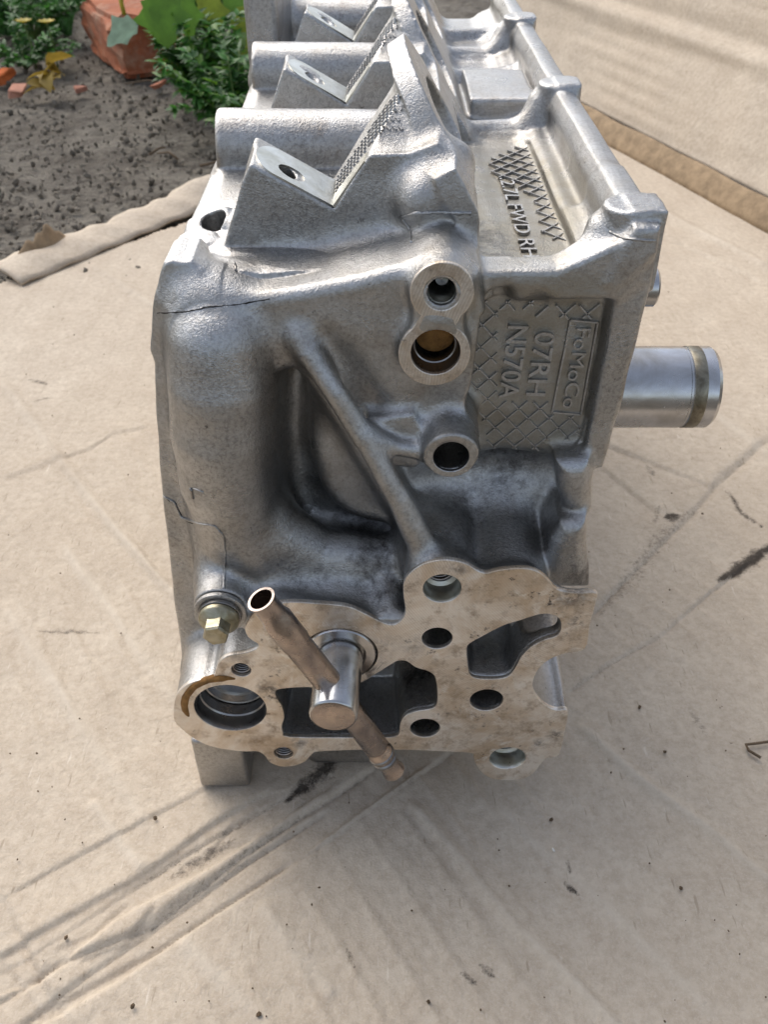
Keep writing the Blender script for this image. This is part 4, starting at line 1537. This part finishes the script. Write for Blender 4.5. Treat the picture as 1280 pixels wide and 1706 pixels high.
bp_ = WZ(225, 100, 0)
bm = bmesh.new()
bmesh.ops.create_cube(bm, size=1, matrix=Matrix.Diagonal((0.215, 0.105, 0.068, 1)))
bmesh.ops.subdivide_edges(bm, edges=bm.edges, cuts=5, use_grid_fill=True)
for v in bm.verts:
    v.co += Vector((random.gauss(0, .0012), random.gauss(0, .0012), random.gauss(0, .0012)))
bmesh.ops.bevel(bm, geom=[e for e in bm.edges if e.calc_face_angle(0) > 1.0], offset=.006, segments=2, affect='EDGES')
br = bm_obj('brick', bm, mat_brick())
bc, be_ = Vector(WZ(203, 130)), Vector(WZ(138, 64))
e2_ = (be_ - bc).normalized()
e1_ = Vector((e2_.y, -e2_.x, 0))
br.location = (bc + e1_ * 52.5 + e2_ * 107.5) * 0.001 + Vector((0, 0, 0.028))
br.rotation_euler = (0, R(1.5), math.atan2(e2_.y, e2_.x))
tag(br, 'weathered terracotta brick lying on the soil behind the plants', 'brick')

# broad-leaved plant arching in front of the brick
pl = empty('broad_leaf_plant', (0, 0, 0), 'broad-leaved plant with bright green leaves and dark stem beside the brick', 'plant')
base = np.array(WZ(360, 150, 0))
stem = [tuple(base), tuple(base + (-6, -10, 40)), tuple(base + (-18, -16, 80)), tuple(base + (-26, -24, 150)), tuple(base + (-30, -30, 230))]
tube('stem', stem, [5, 4.5, 4, 3, 2], M_STEM, pl, 8)
tube('stem', [tuple(base + (-10, -12, 55)), tuple(base + (28, -30, 20)), tuple(base + (60, -40, -5))], [3, 2.4, 2], M_STEM, pl, 8)


def at_depth(u, v, y):
    return W(u, v, y)


for (u, v, y, az, el, roll, L, Wd, mt) in (
        (268, -8, 1060, R(-80), R(-66), 0.1, 50, 54, L_GREEN), (300, -8, 1075, R(-60), R(-62), -0.3, 44, 36, L_GREEN),
        (230, 42, 1040, R(-160), R(-22), 0.9, 40, 38, L_PALE), (252, -12, 1070, R(-115), R(-70), 0.9, 34, 24, L_PALE),
        (345, -10, 1150, R(-70), R(-55), 0.2, 50, 36, L_LIME), (392, -14, 1160, R(-80), R(-60), 0.3, 50, 40, L_GREEN), (418, 10, 1140, R(-100), R(-55), -.3, 52, 40, L_LIME),
        (372, 22, 1150, R(-110), R(-50), 0.5, 44, 34, L_MID), (325, 20, 1170, R(-90), R(-30), 0.1, 48, 40, L_DARK), (405, 55, 1120, R(-80), R(-40), 0.2, 46, 36, L_GREEN),
        (425, 60, 1110, R(-90), R(-60), -0.4, 46, 30, L_LIME), (380, 70, 1130, R(-60), R(-40), 0.4, 40, 30, L_MID)):
    place_leaf('leaf', at_depth(u, v, y), az, el, roll, L, Wd, mt, pl, 2.5, 0.2)
tube('stem', [at_depth(207, 24, 1090), at_depth(202, 5, 1100), at_depth(198, -30, 1110)], 2.6, L_YEL, pl, 6)


# ferny weeds: many small cut leaflets
def fern_weed(name, base, n, H_, spread, mats, label, cat='weed', group=None):
    root = empty(name, (0, 0, 0), label, cat, group)
    Vs, Fs = {k: [] for k in range(len(mats))}, {k: [] for k in range(len(mats))}
    for i in range(n):
        az = random.uniform(0, 6.28)
        tip = Vector(base) + Vector((math.cos(az) * spread * random.uniform(.2, 1), math.sin(az) * spread * random.uniform(.2, 1), H_ * random.uniform(.25, 1)))
        mid_ = (Vector(base) + tip) / 2 + Vector((0, 0, H_ * .25))
        pts = []
        for t in np.linspace(0, 1, 10):
            pts.append(Vector(base) * (1 - t) ** 2 + mid_ * 2 * t * (1 - t) + tip * t * t)
        if i < 14:
            tube('stem', pts, [1.6 - 1.1 * t for t in np.linspace(0, 1, 10)], M_GSTEM, root, 5)
        for t in range(3, 10):
            for s_ in (-1, 1):
                d = (pts[t] - pts[t - 1]).normalized()
                az2 = math.atan2(d.y, d.x) + s_ * random.uniform(.5, 1.1)
                for q_ in range(3):
                    V_, F_ = leaf_shape(random.uniform(11, 22) * (H_ / 130) ** .5, random.uniform(4, 7), 0, 0.2, 4)
                    M_ = Matrix.Translation(pts[t]) @ Euler((0, 0, az2 + (q_ - 1) * .5)).to_matrix().to_4x4() @ Euler((random.uniform(-.5, .5), random.uniform(-.7, .4), 0)).to_matrix().to_4x4()
                    k = random.choices(range(len(mats)), [3, 2, 1][:len(mats)])[0]
                    b0_ = len(Vs[k])
                    Vs[k] += [M_ @ Vector(v) for v in V_]
                    Fs[k] += [tuple(b0_ + a for a in f_) for f_ in F_]
    for k, mt in enumerate(mats):
        if Vs[k]:
            tag(mesh_obj('leaves', Vs[k], Fs[k], mt, root), kind='stuff')
    return root


fern_weed('ferny_weed', WZ(352, 178, 0), 46, 95, 62, [L_MID, L_DARK, L_GREEN], 'ferny green weed growing between the brick and the cylinder head')
fern_weed('ferny_weed', WZ(400, 235, 0), 40, 80, 70, [L_DARK, L_MID, L_GREEN], 'dark ferny weed growing low against the cylinder head')
fern_weed('ferny_weed', WZ(55, 70, 0), 34, 100, 110, [L_MID, L_DARK], 'ferny weed with small yellow flowers near the corner of the soil')
fern_weed('ferny_weed', WZ(45, 115, 0), 24, 50, 80, [L_DARK, L_MID], 'low ferny weed tuft in front of the yellow flowers')
fern_weed('ferny_weed', WZ(390, 30, 0), 30, 120, 130, [L_DARK, L_MID], 'shaded weeds growing behind the terracotta brick')
tufts = bmesh.new()
for k in range(2600):
    u, v = random.uniform(-60, 420), random.uniform(-12, 62)
    if u > 120 and v > 20: continue
    p = WZ(u, v, 0)
    a = random.uniform(0, 6.28)
    h = random.uniform(15, 55)
    d = Vector((math.cos(a), math.sin(a), 0)) * random.uniform(2, 4)
    b = Vector(p)
    tip = b + Vector((math.cos(a + 1) * h * .5, math.sin(a + 1) * h * .5, h))
    vs_ = [tufts.verts.new(x * .001) for x in (b - d, b + d, tip)]
    tufts.faces.new(vs_)
tag(bm_obj('undergrowth', tufts, L_DARK), 'dark green undergrowth at the far edge of the soil', 'undergrowth', kind='stuff')

# yellow flowers
for (u, v, txt_) in ((40, 40, 'small yellow flower standing left of its twin above the weeds'), (78, 41, 'small yellow flower nearer the brick above the weeds')):
    p = Vector(W(u, v, 1260))
    fr_ = empty('yellow_flower', (0, 0, 0), txt_, 'flower', 'yellow flowers among the weeds')
    for k in range(9):
        a = k * 6.28 / 9
        place_leaf('petal', p, a, R(25), 0, 13, 7, L_YEL, fr_, 0, .1)
    tube('stem', [(p.x, p.y + 6, 0), tuple(p + Vector((2, 4, -30))), tuple(p)], 1.2, M_GSTEM, fr_, 5)

# crumpled yellow leaf on the soil
L_DRY = mat_leaf('dry_yellow_leaf', (0.36, 0.25, 0.04), rough=.7)
p = Vector(WZ(95, 156, 0))
Vl, Fl = [], []
for k in range(9):
    V_, F_ = leaf_shape(random.uniform(24, 36), random.uniform(16, 24), 1.5, random.uniform(.4, .9), 8)
    M_ = Matrix.Translation(p + Vector((random.uniform(-7, 9), random.uniform(-5, 5), 3 + k * 3.6))) @ Euler((random.uniform(-1, 1), random.uniform(-.9, .2), random.uniform(0, 6.28))).to_matrix().to_4x4()
    b0_ = len(Vl)
    Vl += [M_ @ Vector(v) for v in V_]
    Fl += [tuple(b0_ + a for a in f_) for f_ in F_]
tag(mesh_obj('crumpled_leaf', Vl, Fl, L_DRY), 'crumpled dry yellow leaf standing on the bare soil', 'leaf')
for (u, v, col, txt_, r_) in ((5, 135, (0.55, 0.14, 0.04), 'orange brick chip on the soil at the picture edge', 13), (30, 158, (0.45, 0.22, 0.15), 'pale pink chip on the soil beside the orange one', 11),
                              (133, 152, (0.42, 0.19, 0.13), 'pink chip on the soil right of the dry yellow leaf', 9), (265, 147, (0.44, 0.18, 0.11), 'reddish chip lying in front of the brick', 9)):
    bm = bmesh.new()
    pp = WZ(u, v, 0)
    bmesh.ops.create_cube(bm, size=1, matrix=Matrix.Translation(Vector((pp[0], pp[1], r_ * .35)) * .001) @ Euler((random.uniform(-.4, .4), random.uniform(-.4, .4), random.uniform(0, 3))).to_matrix().to_4x4() @ Matrix.Diagonal((r_ * .0018, r_ * .0012, r_ * .0007, 1)))
    for vv_ in bm.verts:
        vv_.co += Vector((random.uniform(-1, 1), random.uniform(-1, 1), random.uniform(-.6, .6))) * r_ * .0004
    bmesh.ops.bevel(bm, geom=bm.edges[:], offset=r_ * .00012, segments=1, affect='EDGES')
    tag(bm_obj('brick_chip', bm, mat_plain('brick_chip', col, .9, .3)), txt_, 'brick chip', 'brick chips on the soil')
# a wooden post behind the plants
p = WZ(428, 60, 0)
bm = bmesh.new()
bmesh.ops.create_cube(bm, size=1, matrix=Matrix.Translation(Vector((p[0], p[1] + 120, 150)) * .001) @ Matrix.Diagonal((.05, .05, .32, 1)))
bmesh.ops.bevel(bm, geom=bm.edges[:], offset=.004, segments=2, affect='EDGES')
tag(bm_obj('wooden_post', bm, mat_plain('weathered_wood', (0.22, 0.15, 0.09), .9, .4, 40)), 'brown wooden post half hidden behind the plants and the head', 'post')
# twigs on the soil
for k in range(4):
    u, v = random.uniform(100, 350), random.uniform(130, 320)
    p = Vector(WZ(u, v, 0))
    a = random.uniform(0, 3.14)
    L = random.uniform(20, 60)
    o = tube('twig', [p + Vector((0, 0, 2)), p + Vector((math.cos(a) * L * .5, math.sin(a) * L * .5, 5)), p + Vector((math.cos(a + .2) * L, math.sin(a + .2) * L, 2))], [1.3, 1.2, .7], M_STEM, None, 5)
    tag(o, 'thin dry twig lying on the bare soil', 'twig', 'dry twigs on the bare soil')

# crumbs on the cardboard
bm = bmesh.new()
for k in range(150):
    u, v = random.uniform(0, 1280), random.uniform(480, 1706)
    p = WZ(u, v, 0)
    if -66 < p[0] < 64 and p[1] > 178: continue
    jitter_blob(bm, (p[0], p[1], .5), random.choice([.25, .3, .4, .5, .9]), .7, 1, .3)
tag(bm_obj('crumbs', bm, M_LITTER), 'dark crumbs of dirt scattered over the cardboard', 'dirt', kind='stuff')
bm = bmesh.new()
p = WZ(922, 1416, 0)
jitter_blob(bm, (p[0], p[1], .4), 1.2, .4, 1, .2)
tag(bm_obj('paint_flake', bm, mat_plain('pale_flake', (.75, .72, .66))), 'tiny white flake lying alone on the cardboard', 'flake')
p = [Vector(WZ(u, v, 1.4)) for u, v in ((1290, 1234), (1262, 1238), (1243, 1240), (1248, 1250), (1268, 1262))]
tag(tube('twig', p, .55, M_STEM, None, 6), 'short hooked twig lying on the cardboard by the picture edge', 'twig')
print('all', round(time.time() - T0, 1))
